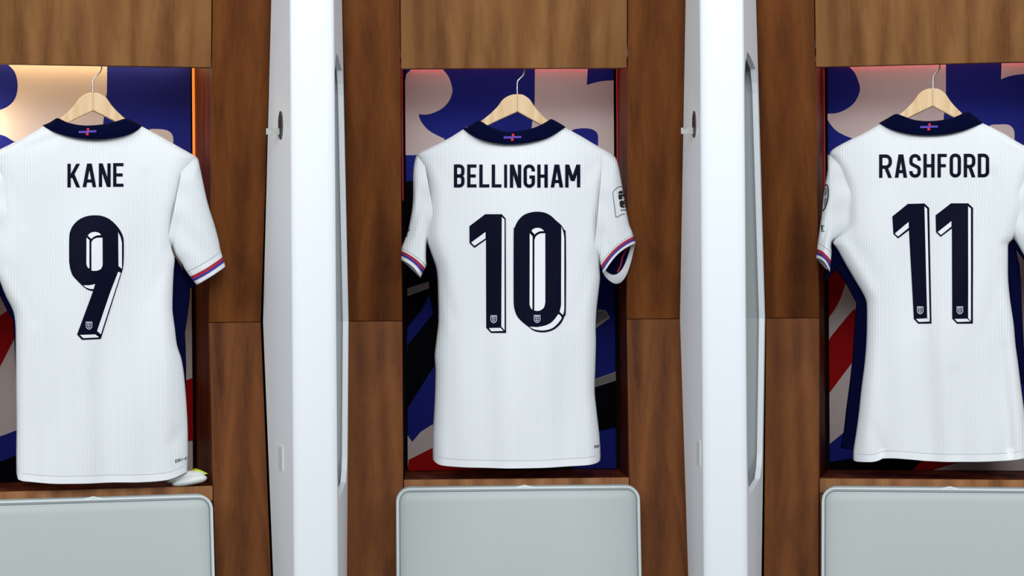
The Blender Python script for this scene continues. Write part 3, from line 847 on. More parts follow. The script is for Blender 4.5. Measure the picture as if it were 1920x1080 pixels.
def shirt(fr, label, S):
    wc = fr.hit(S['cx'], S['yb'], VM)
    T = Thing('football_shirt', fr, (wc.x, VM, wc.z), label, 'shirt', 'white football shirts on hangers')
    xl, xr, ytop, yb = S['left'], S['right'], S['ytop'], S['yb']
    TB, TF = 0.034, 0.032
    col_mid = S['colmid']                              # mid line of the collar band, x -> y
    def fold(x, y, s):
        e = max(0.0, 1 - s * s)
        f = 0.0042 * math.sin(x * 0.040 + 1.1 * math.sin(y * .006 + S['ph']) + S['ph']) * smooth01((y - 330) / 200)
        f += 0.0030 * math.sin(x * 0.083 - y * 0.004 + 2 * S['ph']) * smooth01((y - 420) / 300)
        f += 0.0022 * math.sin(x * 0.021 + y * 0.017 + S['ph'])
        for (x0, y0, x1, y1, wd, am) in S['creases']:
            dx, dy = x1 - x0, y1 - y0; L2 = dx * dx + dy * dy
            t = ((x - x0) * dx + (y - y0) * dy) / L2
            tc_ = max(0, min(1, t)); d = math.hypot(x - x0 - tc_ * dx, y - y0 - tc_ * dy)
            f += 1.5 * am * math.exp(-(d / wd) ** 2) * (1 - 0.6 * tc_)
        return f * min(1.0, e * 2.5)
    ys = []
    y = ytop
    while y < ytop + 70: ys.append(y); y += 2.0
    while y < yb - 0.1: ys.append(y); y += 7.0
    ys.append(yb)
    NB, NF = 72, 28
    ecache = {}
    def edges(y):
        if y not in ecache:
            k = [max(y + d, ytop + 60) for d in range(-70, 71, 10)]
            ecache[y] = (sum(interp(xl, q) for q in k) / len(k), sum(interp(xr, q) for q in k) / len(k))
        return ecache[y]
    def pt(y, s, sg, shrink=0.0, lift=0.0):
        a, b = interp(xl, y), interp(xr, y)
        s2 = s * (1 - shrink)
        x = (a + b) / 2 + (b - a) / 2 * s2
        t_ = max(0.0, min(1.0, (y - ytop + 6) / 120.0)); tt = (1 - (1 - t_) ** 2) ** 0.5
        yy = y
        cm = interp(col_mid, x) if col_mid[0][0] < x < col_mid[-1][0] else -1
        if sg < 0 and cm > 0: cm += 34 * (1 - ((x - S['cx']) / (col_mid[-1][0] - S['cx'])) ** 2)
        yy = max(yy, cm)
        t = smooth01((y - (yb - 160)) / 160)
        yy += (interp(S['hem'], x) - yb) * t
        w = fr.hit(x, yy, VM)
        d = (1 - abs(s)) * (b - a) / 2
        q_ = min(1.0, d / 26.0); e1 = (1 - (1 - q_) ** 2) ** 0.5
        am_, bm_ = edges(y); sm_ = max(-1.0, min(1.0, (x - (am_ + bm_) / 2) / ((bm_ - am_) / 2)))
        e = e1 * (0.72 + 0.28 * (1 - sm_ * sm_))
        if sg > 0: v = VM + (TB * tt * e + fold(x, yy, s)) * (1 - shrink) + lift
        else: v = VM - TF * tt * e * (1 - shrink)
        return Vector((w.x, v, w.z))
    loop = [(-math.cos(math.pi * k / NB), 1) for k in range(NB + 1)] + [(math.cos(math.pi * k / NF), -1) for k in range(1, NF)]
    # even out the spacing of the loop so that the ribs stay regular
    loop = [((s * 0.5 + 0.5 * math.asin(max(-1, min(1, s))) / (math.pi / 2)), g) for s, g in loop]
    n = len(loop)
    hem_i = len(ys) - 4                                # the hem band is its own part
    V = [pt(y, s, g) for y in ys[:hem_i + 1] for s, g in loop]
    Fc = []
    for i in range(hem_i):
        for k in range(n):
            Fc.append((i * n + k, i * n + (k + 1) % n, (i + 1) * n + (k + 1) % n, (i + 1) * n + k))
    T.add('body', V, Fc, M_WHITE, smooth=True)
    BV = list(V); BF = list(Fc)
    # hem band, a fold of cloth with an inner side
    hv, hf = [], []
    hrows = [(y, 0.0, 0.0008) for y in ys[hem_i:]]
    for y, sh, lf in hrows: hv += [pt(y, s, g, sh, lf if g > 0 else 0) for s, g in loop]
    hv += [pt(yb - 1.0, s, g, 0.012, 0) for s, g in loop]
    hv += [pt(yb - 24, s, g, 0.02, 0) for s, g in loop]
    m = len(hrows) + 2
    for i in range(m - 1):
        for k in range(n):
            hf.append((i * n + k, i * n + (k + 1) % n, (i + 1) * n + (k + 1) % n, (i + 1) * n + k))
    hem_o = T.add('hem', hv, hf, M_PLAINW, smooth=True)
    # line of pale grey stitching above the hem
    st = []
    for k in range(4, NB - 3):
        p = pt(ys[hem_i] + .6, loop[k][0], 1); st.append(p + Vector((0, 0.0007, 0)))
    v, f = tube(st, 0.0006, 5)
    T.add('hem_stitching', v, f, mat('stitch_grey', rgb(188, 194, 200), rough=0.9), parent=hem_o, smooth=True)

    # sleeves
    sleeve_bvh = []
    for sl in S['sleeves']:
        secs = sl['secs']; vm = sl.get('vm', 0.040)
        NS = 24
        dense = []
        cuff_from = sl['cuff']
        for i in range(len(secs) - 1):
            for k in range(8):
                t = k / 8
                q = [secs[max(i - 1, 0)], secs[i], secs[i + 1], secs[min(i + 2, len(secs) - 1)]]
                dense.append(tuple(0.5 * (2 * q[1][j] + (q[2][j] - q[0][j]) * t + (2 * q[0][j] - 5 * q[1][j] + 4 * q[2][j] - q[3][j]) * t * t + (3 * q[1][j] - q[0][j] - 3 * q[2][j] + q[3][j]) * t ** 3) for j in range(8)))
        dense.append(tuple(secs[-1]))
        ci = cuff_from * 8
        TT = sl.get('T', 0.024)
        def spt(d, s, sg, grow=0.0, shr=1.0):
            ox, oy, ix, iy, bx, by, fx, fy = d
            k = 1 - s * s
            x = (ox + ix) / 2 + (ix - ox) / 2 * s * shr; y = (oy + iy) / 2 + (iy - oy) / 2 * s * shr
            if sg > 0: x += bx * k; y += by * k
            else: x += fx * k; y += fy * k
            e = max(0.0, 1 - abs(s) ** 2.3) ** (1 / 2.3)
            w = fr.hit(x, y, vm)
            fo = 0.0016 * math.sin(y * .06 + s * 4 + S['ph']) * e
            return Vector((w.x, vm + ((TT * e + fo + grow) * shr if sg > 0 else (-TT * e - grow) * shr), w.z))
        lp = [(-1 + 2 * k / NS, 1) for k in range(NS + 1)] + [(1 - 2 * k / NS, -1) for k in range(1, NS)]
        ns = len(lp)
        def loft(ds, grow=0.0, inner=False, lo=0, hi=ns):
            V = [spt(d, s, g, grow) for d in ds for s, g in lp]
            rows_ = len(ds)
            if inner:
                V += [spt(ds[-1], s, g, 0, 0.97) for s, g in lp]; V += [spt(ds[max(0, len(ds) - 7)], s, g, 0, 0.955) for s, g in lp]; V += [spt(dense[max(0, ci - 20)], s, g, 0, 0.72) for s, g in lp]; rows_ += 3
            F_ = [(i * ns + k, i * ns + (k + 1) % ns, (i + 1) * ns + (k + 1) % ns, (i + 1) * ns + k) for i in range(rows_ - 1) for k in range(ns)]
            return V, F_
        sv, sf = loft(dense[:ci + 1])
        so = T.add('sleeve', sv, sf, M_WHITE, smooth=True)
        cds = dense[ci:]
        cv, cf = loft(cds, 0.0007, True)
        cuff = T.add('cuff', cv, cf, [M_PLAINW, M_NAVY], smooth=True)
        for p in cuff.data.polygons[len(cf) - ns:]: p.material_index = 1     # navy lining deeper inside
        seam = [spt(dense[ci], s_, 1, 0.0012) for s_ in [-0.97 + 1.94 * k / 24 for k in range(25)]]
        v, f = tube(seam, 0.0006, 5)
        T.add('cuff_seam', v, f, mat('stitch_grey', rgb(188, 194, 200), rough=0.9), parent=cuff, smooth=True)
        def between(a, b, n=3):
            out = []
            for k in range(n + 1):
                t = (a + (b - a) * k / n) * (len(cds) - 1); i = min(int(t), len(cds) - 2); q = t - i
                out.append(tuple(cds[i][j] * (1 - q) + cds[i + 1][j] * q for j in range(8)))
            return out
        a0, a1, a2 = sl.get('bands', (0.40, 0.53, 0.64))
        for (qa, qb, mm) in ((a0, a1, M_RED), (a1, a2, M_BLUE)):
            bv_, bf_ = loft(between(qa, qb), 0.0016)
            T.add('cuff_stripe', bv_, bf_, mm, parent=cuff, smooth=True)
        allv = [(v.x, v.y, v.z) for v in sv + cv]
        allf = list(sf) + [tuple(i + len(sv) for i in q) for q in cf]
        sleeve_bvh.append(BVHTree.FromPolygons(allv, allf))

    # navy side panels
    for rows in S['panels']:
        d = []
        for i in range(len(rows) - 1):
            for k in range(5):
                t = k / 5; d.append(((rows[i][0] * (1 - t) + rows[i + 1][0] * t, rows[i][1] * (1 - t) + rows[i + 1][1] * t), (rows[i][2] * (1 - t) + rows[i + 1][2] * t, rows[i][3] * (1 - t) + rows[i + 1][3] * t)))
        d.append(((rows[-1][0], rows[-1][1]), (rows[-1][2], rows[-1][3])))
        v, f = row_loft(fr, d, 0.024, 0.008, 0.012)
        T.add('side_panel', v, f, M_NAVY, smooth=True, label='navy side panel')

    # collar: a folded band, the visible back half and the front half behind it
    up = [Vector(p) for p in cat(S['col_up'], 4)]; lowc = [Vector(p) for p in cat(S['col_low'], 4)]
    def resample(P, n):
        L = [0]
        for i in range(1, len(P)): L.append(L[-1] + (P[i] - P[i - 1]).length)
        out = []
        for k in range(n):
            t = L[-1] * k / (n - 1); i = 0
            while i < len(L) - 2 and L[i + 1] < t: i += 1
            q = (t - L[i]) / max(1e-9, L[i + 1] - L[i]); out.append(P[i].lerp(P[i + 1], min(1, q)))
        return out
    NC = 41
    up = resample(up, NC); lowc = resample(lowc, NC)
    cols = 8
    V = []
    for k in range(NC):
        s = -1 + 2 * k / (NC - 1)
        e = max(0.0, 1 - s * s) ** 0.5
        for j in range(cols + 1):
            t = j / cols
            p = up[k].lerp(lowc[k], t)
            bulge = math.sin(math.pi * min(1, t * 1.05)) * 0.006
            v = 0.040 + 0.030 * e + 0.013 * t + bulge * (0.4 + 0.6 * e)
            w = fr.hit(p.x, p.y, v)
            V.append(Vector((w.x, v, w.z)))
    c1 = cols + 1
    Fc = [(k * c1 + j, k * c1 + j + 1, (k + 1) * c1 + j + 1, (k + 1) * c1 + j) for k in range(NC - 1) for j in range(cols)]
    front = BVHTree.FromPolygons([tuple(v) for v in V], Fc)
    nV = len(V)
    V2_ = V + [Vector((p.x, p.y - 0.004, p.z + 0.0002)) for p in V]
    F2 = list(Fc) + [tuple(i + nV for i in q[::-1]) for q in Fc]
    border = [k * c1 for k in range(NC)] + [(NC - 1) * c1 + j for j in range(1, c1)] + [k * c1 + cols for k in range(NC - 2, -1, -1)] + [j for j in range(cols - 1, 0, -1)]
    F2 += [(border[i], border[(i + 1) % len(border)], border[(i + 1) % len(border)] + nV, border[i] + nV) for i in range(len(border))]
    col = T.add('collar', V2_, F2, M_COLLAR, smooth=True)
    # front half of the collar, dipping behind the back one
    A, B = V[0], V[(NC - 1) * c1]
    fv = []
    for k in range(21):
        an = math.pi * k / 20
        s = -math.cos(an)
        u = (A.x + B.x) / 2 + (B.x - A.x) / 2 * s
        v = 0.036 - 0.045 * math.sin(an)
        z = (A.z + (B.z - A.z) * k / 20) - 0.055 * math.sin(an)
        fv += [Vector((u, v, z)), Vector((u, v + .002, z - 0.022)), Vector((u, v + 0.006, z - 0.022)), Vector((u, v + .004, z))]
    ff = [(k * 4 + j, k * 4 + (j + 1) % 4, k * 4 + 4 + (j + 1) % 4, k * 4 + 4 + j) for k in range(20) for j in range(4)]
    T.add('collar_front', fv, ff, M_COLLAR, parent=col, smooth=True)
    # little cross woven into the collar
    ex, ey, sl_ = S['emblem']
    def em(pts): return [[(ex + x, ey + y - sl_ * x) for x, y in pts]]
    for (mm, pts) in ((M_EMB_B, [(-16.5, -1.8), (0, -1.8), (0, .2), (-16.5, .2)]), (M_EMB_V, [(-16.5, .2), (0, .2), (0, 2.0), (-16.5, 2.0)]),
                      (M_EMB_V, [(0, -1.8), (16.5, -1.8), (16.5, 0), (0, 0)]), (M_EMB_B, [(0, 0), (16.5, 0), (16.5, 1.8), (0, 1.8)]),
                      (M_EMB_R, [(-1.4, -6.2), (3.4, -6.2), (3.0, -1.6), (-1.0, -1.6)]), (M_EMB_R, [(-3.0, 1.8), (1.6, 1.8), (2.2, 6.4), (-3.0, 6.4)])):
        v, f = decal(fr, front, em(pts), 0.0006, 5)
        T.add('woven_cross', v, f, mm, parent=col)

    # printed name and number
    bvh = BVHTree.FromPolygons([tuple(v) for v in BV], BF)
    for (ch, x0, x1, y0, y1) in S['name']:
        polys = letter(ch, x1 - x0, y1 - y0, S.get('sw', 6.3))
        polys = [[(x0 + a, y0 + b) for a, b in p] for p in polys]
        v, f = decal(fr, bvh, polys, 0.0006, 6)
        T.add('printed_letter', v, f, M_PRINT, flip_check=False)
    for D in S['digits']:
        v, f = decal(fr, bvh, [D['base']], 0.0006, 6)
        do = T.add('printed_digit', v, f, M_PRINT, flip_check=False, label='navy block numeral with white shaded edge')
        for p in D['white']:
            v, f = decal(fr, bvh, [p], 0.0011, 6)
            T.add('white_facet', v, f, M_PRINTW, parent=do, flip_check=False)
        v, f = decal(fr, bvh, crest_polys(*D['crest']), 0.0011, 6)
        T.add('crest', v, f, M_CREST, parent=do, flip_check=False, label='tiny silver shield crest')
    for (word, x, y, hgt, wd, slope, sw) in S.get('small', []):
        cx_ = x
        for ch in word:
            w_ = wd if ch not in 'I-' else wd * .6
            ps = letter(ch, w_, hgt, sw) if ch != 'I' else [[(w_ / 2 - sw / 2, 0), (w_ / 2 + sw / 2, 0), (w_ / 2 + sw / 2, hgt), (w_ / 2 - sw / 2, hgt)]]
            ps = [[(cx_ + a, y + b - slope * (cx_ + a - x)) for a, b in p] for p in ps]
            ps = [p for p in ps if max(q[0] for q in p) < S['small_max']]
            if ps:
                v, f = decal(fr, bvh, ps, 0.0006, 6)
                T.add('printed_letter', v, f, M_BLACK, flip_check=False)
            cx_ += w_ + wd * .22
    for (which, name, mm, polys, lab) in S.get('badges', []):
        v, f = decal(fr, sleeve_bvh[which], polys, 0.0008, 5)
        T.add(name, v, f, mm, flip_check=False, label=lab)
    return T

def Z(pts, ox, oy, sc): return [(ox + x / sc, oy + y / sc) for x, y in pts]
z9 = lambda p: Z(p, 0, 380, 3.6)
z10 = lambda p: Z(p, 740, 380, 3.8565)
z11 = lambda p: Z(p, 1500, 360, 3.6)
def c2(pts): return [tuple(p) for p in cat(pts, 3)]

DIG9 = dict(base=z9(c2([(467, 400), (467, 250), (475, 190), (500, 145), (540, 110), (590, 90), (640, 85), (690, 90), (740, 112), (778, 145), (805, 178), (825, 215), (835, 260), (835, 380), (830, 440), (816, 490)])
                    + [(680, 920), (553, 926), (520, 890)] + c2([(628, 597), (592, 588), (555, 560), (520, 525), (490, 490), (474, 445), (467, 400)])[:-1]),
    white=[z9(c2([(592, 222), (610, 205), (637, 198), (665, 203), (682, 218)]) + [(650, 222), (630, 232), (615, 244)]),
           z9([(584, 236), (603, 253), (603, 446), (590, 435), (583, 415)]),
           z9([(691, 237), (692, 420)] + c2([(692, 420), (682, 445), (658, 458), (632, 460), (617, 458)])[1:] + [(617, 270)] + c2([(617, 270), (628, 250), (655, 238), (691, 237)])[1:-1]),
           z9([(797, 200), (813, 232), (822, 270), (822, 446), (799, 428)]),
           z9([(797, 466), (814, 474), (680, 888), (654, 866), (745, 600)]),
           z9([(540, 893), (642, 889), (668, 909), (562, 914)]),
           z9([(562, 558), (600, 558), (641, 550), (631, 583), (605, 582), (580, 572)])],
    crest=(0 + 600 / 3.6, 380 + 830 / 3.6))
ONE10 = dict(base=z10([(540, 170), (655, 83), (775, 83), (803, 115), (806, 942), (697, 942), (662, 905), (660, 268), (577, 327), (541, 292)]),
    white=[z10([(775, 103), (794, 122), (795, 922), (772, 896)]), z10([(682, 907), (766, 905), (786, 927), (700, 930)]), z10([(553, 288), (657, 212), (657, 258), (577, 312)])],
    crest=(740 + 717 / 3.8565, 380 + 843 / 3.8565))
ZERO10 = dict(base=z10(c2([(860, 720), (860, 230), (868, 180), (892, 130), (932, 90), (980, 71), (1030, 65), (1085, 72), (1130, 95), (1168, 130), (1202, 160), (1226, 198), (1238, 250), (1238, 760), (1228, 820), (1200, 875), (1155, 915), (1110, 933), (1065, 938), (1010, 928), (970, 900), (920, 860), (885, 820), (866, 770), (860, 720)])[:-1]),
    white=[z10(c2([(988, 203), (1005, 188), (1032, 182), (1058, 187), (1080, 204)]) + [(1045, 208), (1025, 218), (1012, 230)]),
           z10([(976, 222), (996, 243), (996, 774), (985, 762), (976, 740)]),
           z10([(1088, 222), (1088, 720)] + c2([(1088, 720), (1080, 755), (1060, 775), (1035, 783), (1010, 780)])[1:] + [(1010, 270)] + c2([(1010, 270), (1022, 242), (1050, 224), (1088, 222)])[1:-1]),
           z10(c2([(1205, 175), (1220, 215), (1226, 260)]) + c2([(1226, 760), (1224, 785), (1217, 812)]) + [(1192, 790), (1203, 740)]),
           z10(c2([(1183, 805), (1206, 828), (1190, 860), (1150, 900), (1110, 918), (1065, 924), (1010, 916), (975, 897)]) + c2([(1030, 900), (1090, 888), (1140, 860), (1183, 805)])[:-1])],
    crest=(740 + 1030 / 3.8565, 380 + 841 / 3.8565))
ONEA = dict(base=z11([(623, 165), (728, 80), (840, 77), (872, 107), (888, 888), (798, 889), (768, 857), (735, 258), (662, 313), (630, 283)]),
    white=[z11([(840, 97), (858, 113), (877, 872), (860, 852)]), z11([(783, 857), (858, 853), (877, 874), (803, 877)]), z11([(640, 280), (733, 202), (734, 241), (662, 300)])],
    crest=(1500 + 812 / 3.6, 360 + 799 / 3.6))
ONEB = dict(base=z11([(915, 157), (1020, 76), (1135, 76), (1168, 107), (1167, 888), (1060, 889), (1027, 855), (1025, 246), (950, 303), (918, 272)]),
    white=[z11([(1135, 97), (1153, 112), (1153, 872), (1135, 851)]), z11([(1043, 857), (1128, 855), (1148, 874), (1062, 877)]), z11([(930, 270), (1022, 197), (1022, 233), (952, 290)])],
    crest=(1500 + 1079 / 3.6, 360 + 799 / 3.6))

SHIRT_C = dict(cx=965, ytop=237, yb=868, ph=0.7, small_max=1123.5,
    left=[(237, 876), (244, 866), (261, 838), (276, 807), (285, 789), (291, 782), (300, 785), (320, 795), (360, 802), (400, 803), (450, 801), (470, 807), (507, 819), (561, 821.5), (603, 822), (642, 817.5), (668, 815), (695, 816.5), (751, 815), (793, 812.8), (829, 811), (868, 811.5)],
    right=[(237, 1056), (240, 1061), (255.6, 1090), (274, 1121), (284, 1139), (291, 1149), (300, 1148), (328, 1142), (359, 1136.5), (406, 1129), (445, 1126), (489, 1124), (520, 1125), (546, 1122.4), (582, 1118.5), (613, 1117), (640, 1117.5), (682, 1116.5), (732, 1115), (773, 1119), (820, 1124), (859, 1126), (868, 1125.5)],
    hem=[(805, 858), (811, 860), (815, 865), (826, 870.5), (865, 874), (934, 876), (990, 876), (1045, 874), (1101, 870), (1120, 866), (1128, 860)],
    colmid=[(872, 236), (893, 243), (920, 252), (958, 259), (1000, 254), (1035, 243), (1058, 232)],
    col_up=[(868, 241.5), (880, 236), (895, 227), (902, 227.5), (916, 236), (937, 244.5), (955, 247.5), (973, 245.5), (999, 240), (1016, 233), (1028, 226), (1034, 223), (1046, 229), (1060, 237.5)],
    col_low=[(869, 242.5), (885, 254), (906, 263.3), (932, 268.6), (963, 270), (994, 267), (1025, 259.5), (1046, 248), (1060.5, 238)],
    emblem=(961, 257.5, 0.02),
    creases=[(806, 470, 850, 600, 12, -0.004), (812, 440, 832, 330, 14, 0.003), (1118, 480, 1075, 600, 14, -0.003), (1130, 300, 1085, 345, 12, -0.002), (905, 270, 1000, 275, 12, -0.0015), (800, 300, 840, 340, 12, -0.002)],
    sleeves=[
        dict(secs=[(792, 283, 822, 452, 0, 0, 0, 0), (781, 291, 806, 452, 0, 0, 0, 0), (775, 320, 803, 452, -1, 0, -4, 0), (774, 380, 800, 458, -2, 0, -5, 4), (766, 429, 799, 474, 0, 0, -3, 5), (758, 452, 799, 488, 1, 0, -4, 8), (753, 466, 799, 499, 3, -2, -2, 8), (752, 487, 788, 521, 4, -3, 4, 3)], cuff=6, bands=(0.22, 0.42, 0.60)),
        dict(secs=[(1130, 280, 1112, 480, 0, 0, 0, 0), (1149, 290, 1124, 485, 0, 0, 0, 0), (1158, 305, 1123, 487, 0, 0, 0, 0), (1166, 345, 1123, 487, 0, 2, 0, 5), (1178, 413, 1123, 487, 0, 4, 2, 12), (1185, 433, 1124, 488, -3, -1, 3, 26), (1187, 440, 1125, 494, -4, -5, 5, 38), (1191.5, 456, 1131, 513, -4, -8, 7, 43)], cuff=6, bands=(0.22, 0.45, 0.65), vm=0.05, T=0.026)],
    panels=[[(1108, 470, 1128, 478), (1110, 500, 1132, 506), (1108, 545, 1126, 548), (1106, 600, 1117, 600)],
            [(802, 470, 830, 470), (816, 505, 832, 505), (820, 545, 832, 545), (821, 600, 834, 600)]],
    name=[('B', 851, 871, 308.3, 351.5), ('E', 875.9, 893.5, 308.3, 351.5), ('L', 898.7, 917.6, 308.5, 351.5), ('L', 922, 940.2, 308.5, 351.5), ('I', 945.3, 950.8, 308.5, 352), ('N', 956, 977.3, 308.5, 352), ('G', 981.6, 1003, 308.5, 352),
          ('H', 1007.3, 1027, 308.5, 351.8), ('A', 1032.5, 1055.8, 308.5, 351.5), ('M', 1059.7, 1088, 308.5, 351.5)],
    digits=[ONE10, ZERO10],
    small=[('DRI-FIT', 1114, 835, 5.2, 4.4, 0.10, 1.1)],
    badges=[(1, 'badge_outline', M_BLACK, None, 'thin black badge outline')])
def zb(p): return Z(p, 1110, 330, 5.4)
def band_poly(pts, w):
    out = []
    P = [Vector(p) for p in pts]
    for i in range(len(P) - 1):
        d = (P[i + 1] - P[i]).normalized(); n_ = Vector((-d.y, d.x)) * w / 2; e = d * w * .3
        out.append([tuple(P[i] + n_ - e), tuple(P[i + 1] + n_ + e), tuple(P[i + 1] - n_ + e), tuple(P[i] - n_ - e)])
    return out
SHIRT_C['badges'] = [
    (1, 'badge_outline', M_BLACK, band_poly(zb([(300, 109), (270, 109), (240, 130), (210, 165), (220, 250), (232, 340), (240, 415), (252, 417), (300, 388), (348, 385)]), 1.0), 'thin black badge outline'),
    (1, 'badge_emblem', M_BLACK, [zb([(262, 180), (268, 162), (285, 151), (308, 151), (313, 178)]), zb([(266, 190), (318, 181), (322, 230), (275, 240), (267, 225)]),
                                  zb([(277, 262), (290, 248), (330, 243), (338, 275), (344, 320), (300, 322), (282, 305)])], 'black stacked emblem shapes on the sleeve badge'),
    (0, 'printed_mark', M_BLACK, [[(765, 430), (768.5, 428), (768, 433), (765.5, 434.5)], [(761, 438.5), (763.5, 436.5), (762.5, 441.5), (760, 444)]], 'tiny black print at the sleeve edge'),
    (1, 'inner_cuff_stripe', M_RED, band_poly([(1181, 461), (1173, 470), (1167, 482), (1164, 497), (1158, 510)], 3.0), None),
    (1, 'badge_lettering', M_PRINTW, [zb([(316, 292), (336, 290), (336, 295), (322, 297), (323, 307), (317, 308)])], None),
    (1, 'badge_lettering', M_BLACK, [zb([(290 + 9 * k, 341 - k * .8), (296 + 9 * k, 340.5 - k * .8), (297 + 9 * k, 352 - k * .8), (291 + 9 * k, 352.5 - k * .8)]) for k in range(6)], None),
]
SHIRT_L = dict(cx=178, ytop=230, yb=896, ph=2.1, small_max=353,
    left=[(230, 92), (238, 79), (255, 49), (272, 16), (284, -8), (291, -18), (300, -16), (330, -4), (380, 2), (430, 2), (480, -4), (510, -4), (527, 0), (555, 11), (584, 25), (610, 29), (640, 29.5), (720, 30), (800, 31), (870, 30.5), (896, 31)],
    right=[(230, 252), (237, 266), (258, 305), (279, 342), (288, 358), (295, 369), (302, 367), (330, 353), (380, 338), (420, 328), (462, 322), (485, 328), (505, 326), (547, 324), (580, 323.5), (616, 328), (647, 332), (672, 340), (698, 344.5), (735, 348), (772, 350.5), (810, 352), (858, 352.5), (896, 351)],
    hem=[(25, 886), (31, 888), (33, 898), (55, 902), (111, 905), (148, 904.5), (222, 902.5), (278, 901.5), (315, 897), (340, 888), (354, 882)],
    colmid=[(84, 230), (105, 236), (135, 244), (178, 249), (220, 242), (245, 234), (263, 229)],
    col_up=[(80, 235), (94, 229), (107, 221), (113, 223), (128, 230), (150, 234.5), (172, 235), (200, 232), (219, 227), (236, 222), (248, 226), (266, 235.5)],
    col_low=[(81.5, 236.5), (100, 247), (122, 254), (150, 259), (183, 261), (211, 259), (239, 253.6), (258, 244), (266, 236)],
    emblem=(164, 247, 0.04),
    creases=[(318, 470, 280, 560, 14, -0.003), (270, 330, 312, 470, 8, -0.002), (8, 500, 60, 600, 14, -0.003), (2, 300, 40, 420, 9, -0.003), (350, 800, 320, 830, 14, -0.004), (100, 262, 40, 280, 9, -0.002), (330, 300, 300, 420, 16, 0.002)],
    sleeves=[
        dict(secs=[(20, 285, 24, 480, 0, 0, 0, 0), (-18, 291, -2, 496, 0, 0, 0, 0), (-28, 320, -6, 498, 0, 0, 0, 0), (-40, 380, -14, 505, 0, 0, 0, 0), (-58, 440, -22, 515, 0, 0, 0, 4), (-66, 470, -28, 522, 0, 0, 0, 6), (-70, 482, -30, 528, 0, 0, 0, 6), (-76, 502, -46, 545, 0, 0, 0, 6)], cuff=6),
        dict(secs=[(345, 285, 310, 460, 0, 0, 0, 0), (369, 295, 321, 462, 0, 0, 0, 0), (376, 318, 322, 462, 0, 0, 0, 0), (389, 378, 324, 464, 0, 0, 0, 4), (402, 420, 330, 478, 0, 0, 0, 6), (410, 450, 342, 496, 0, 0, 0, 8), (414, 470, 349.5, 509, 0, 2, 0, 6), (422.5, 499, 368.5, 534, -1, 1, -2, 3)], cuff=6, bands=(0.36, 0.53, 0.66), vm=0.05)],
    panels=[[(300, 470, 330, 484), (306, 500, 344, 508), (308, 530, 357, 534), (310, 558, 356, 558), (310, 591, 352, 591), (315, 624, 347, 624), (320, 647, 348, 647), (322, 680, 349, 680), (325, 720, 349, 720), (328, 780, 348, 780)],
            [(338, 490, 346, 500), (344, 508, 362, 520), (348, 522, 368, 533), (352, 538, 362, 540)],
            [(-14, 500, 20, 510), (-8, 530, 24, 530), (2, 560, 30, 560), (12, 580, 35, 580), (24, 600, 40, 600), (27, 640, 42, 640), (29, 690, 44, 690), (31, 740, 48, 740)]],
    name=[('K', 126.4, 150.3, 307, 351.5), ('A', 155, 180.2, 306.7, 351), ('N', 185.3, 207.5, 306.3, 350.6), ('E', 212, 231.6, 305.8, 350.2)], sw=6.2,
    digits=[DIG9],
    small=[('DRI-FIT', 328.5, 862, 6.0, 4.6, 0.28, 1.1)])
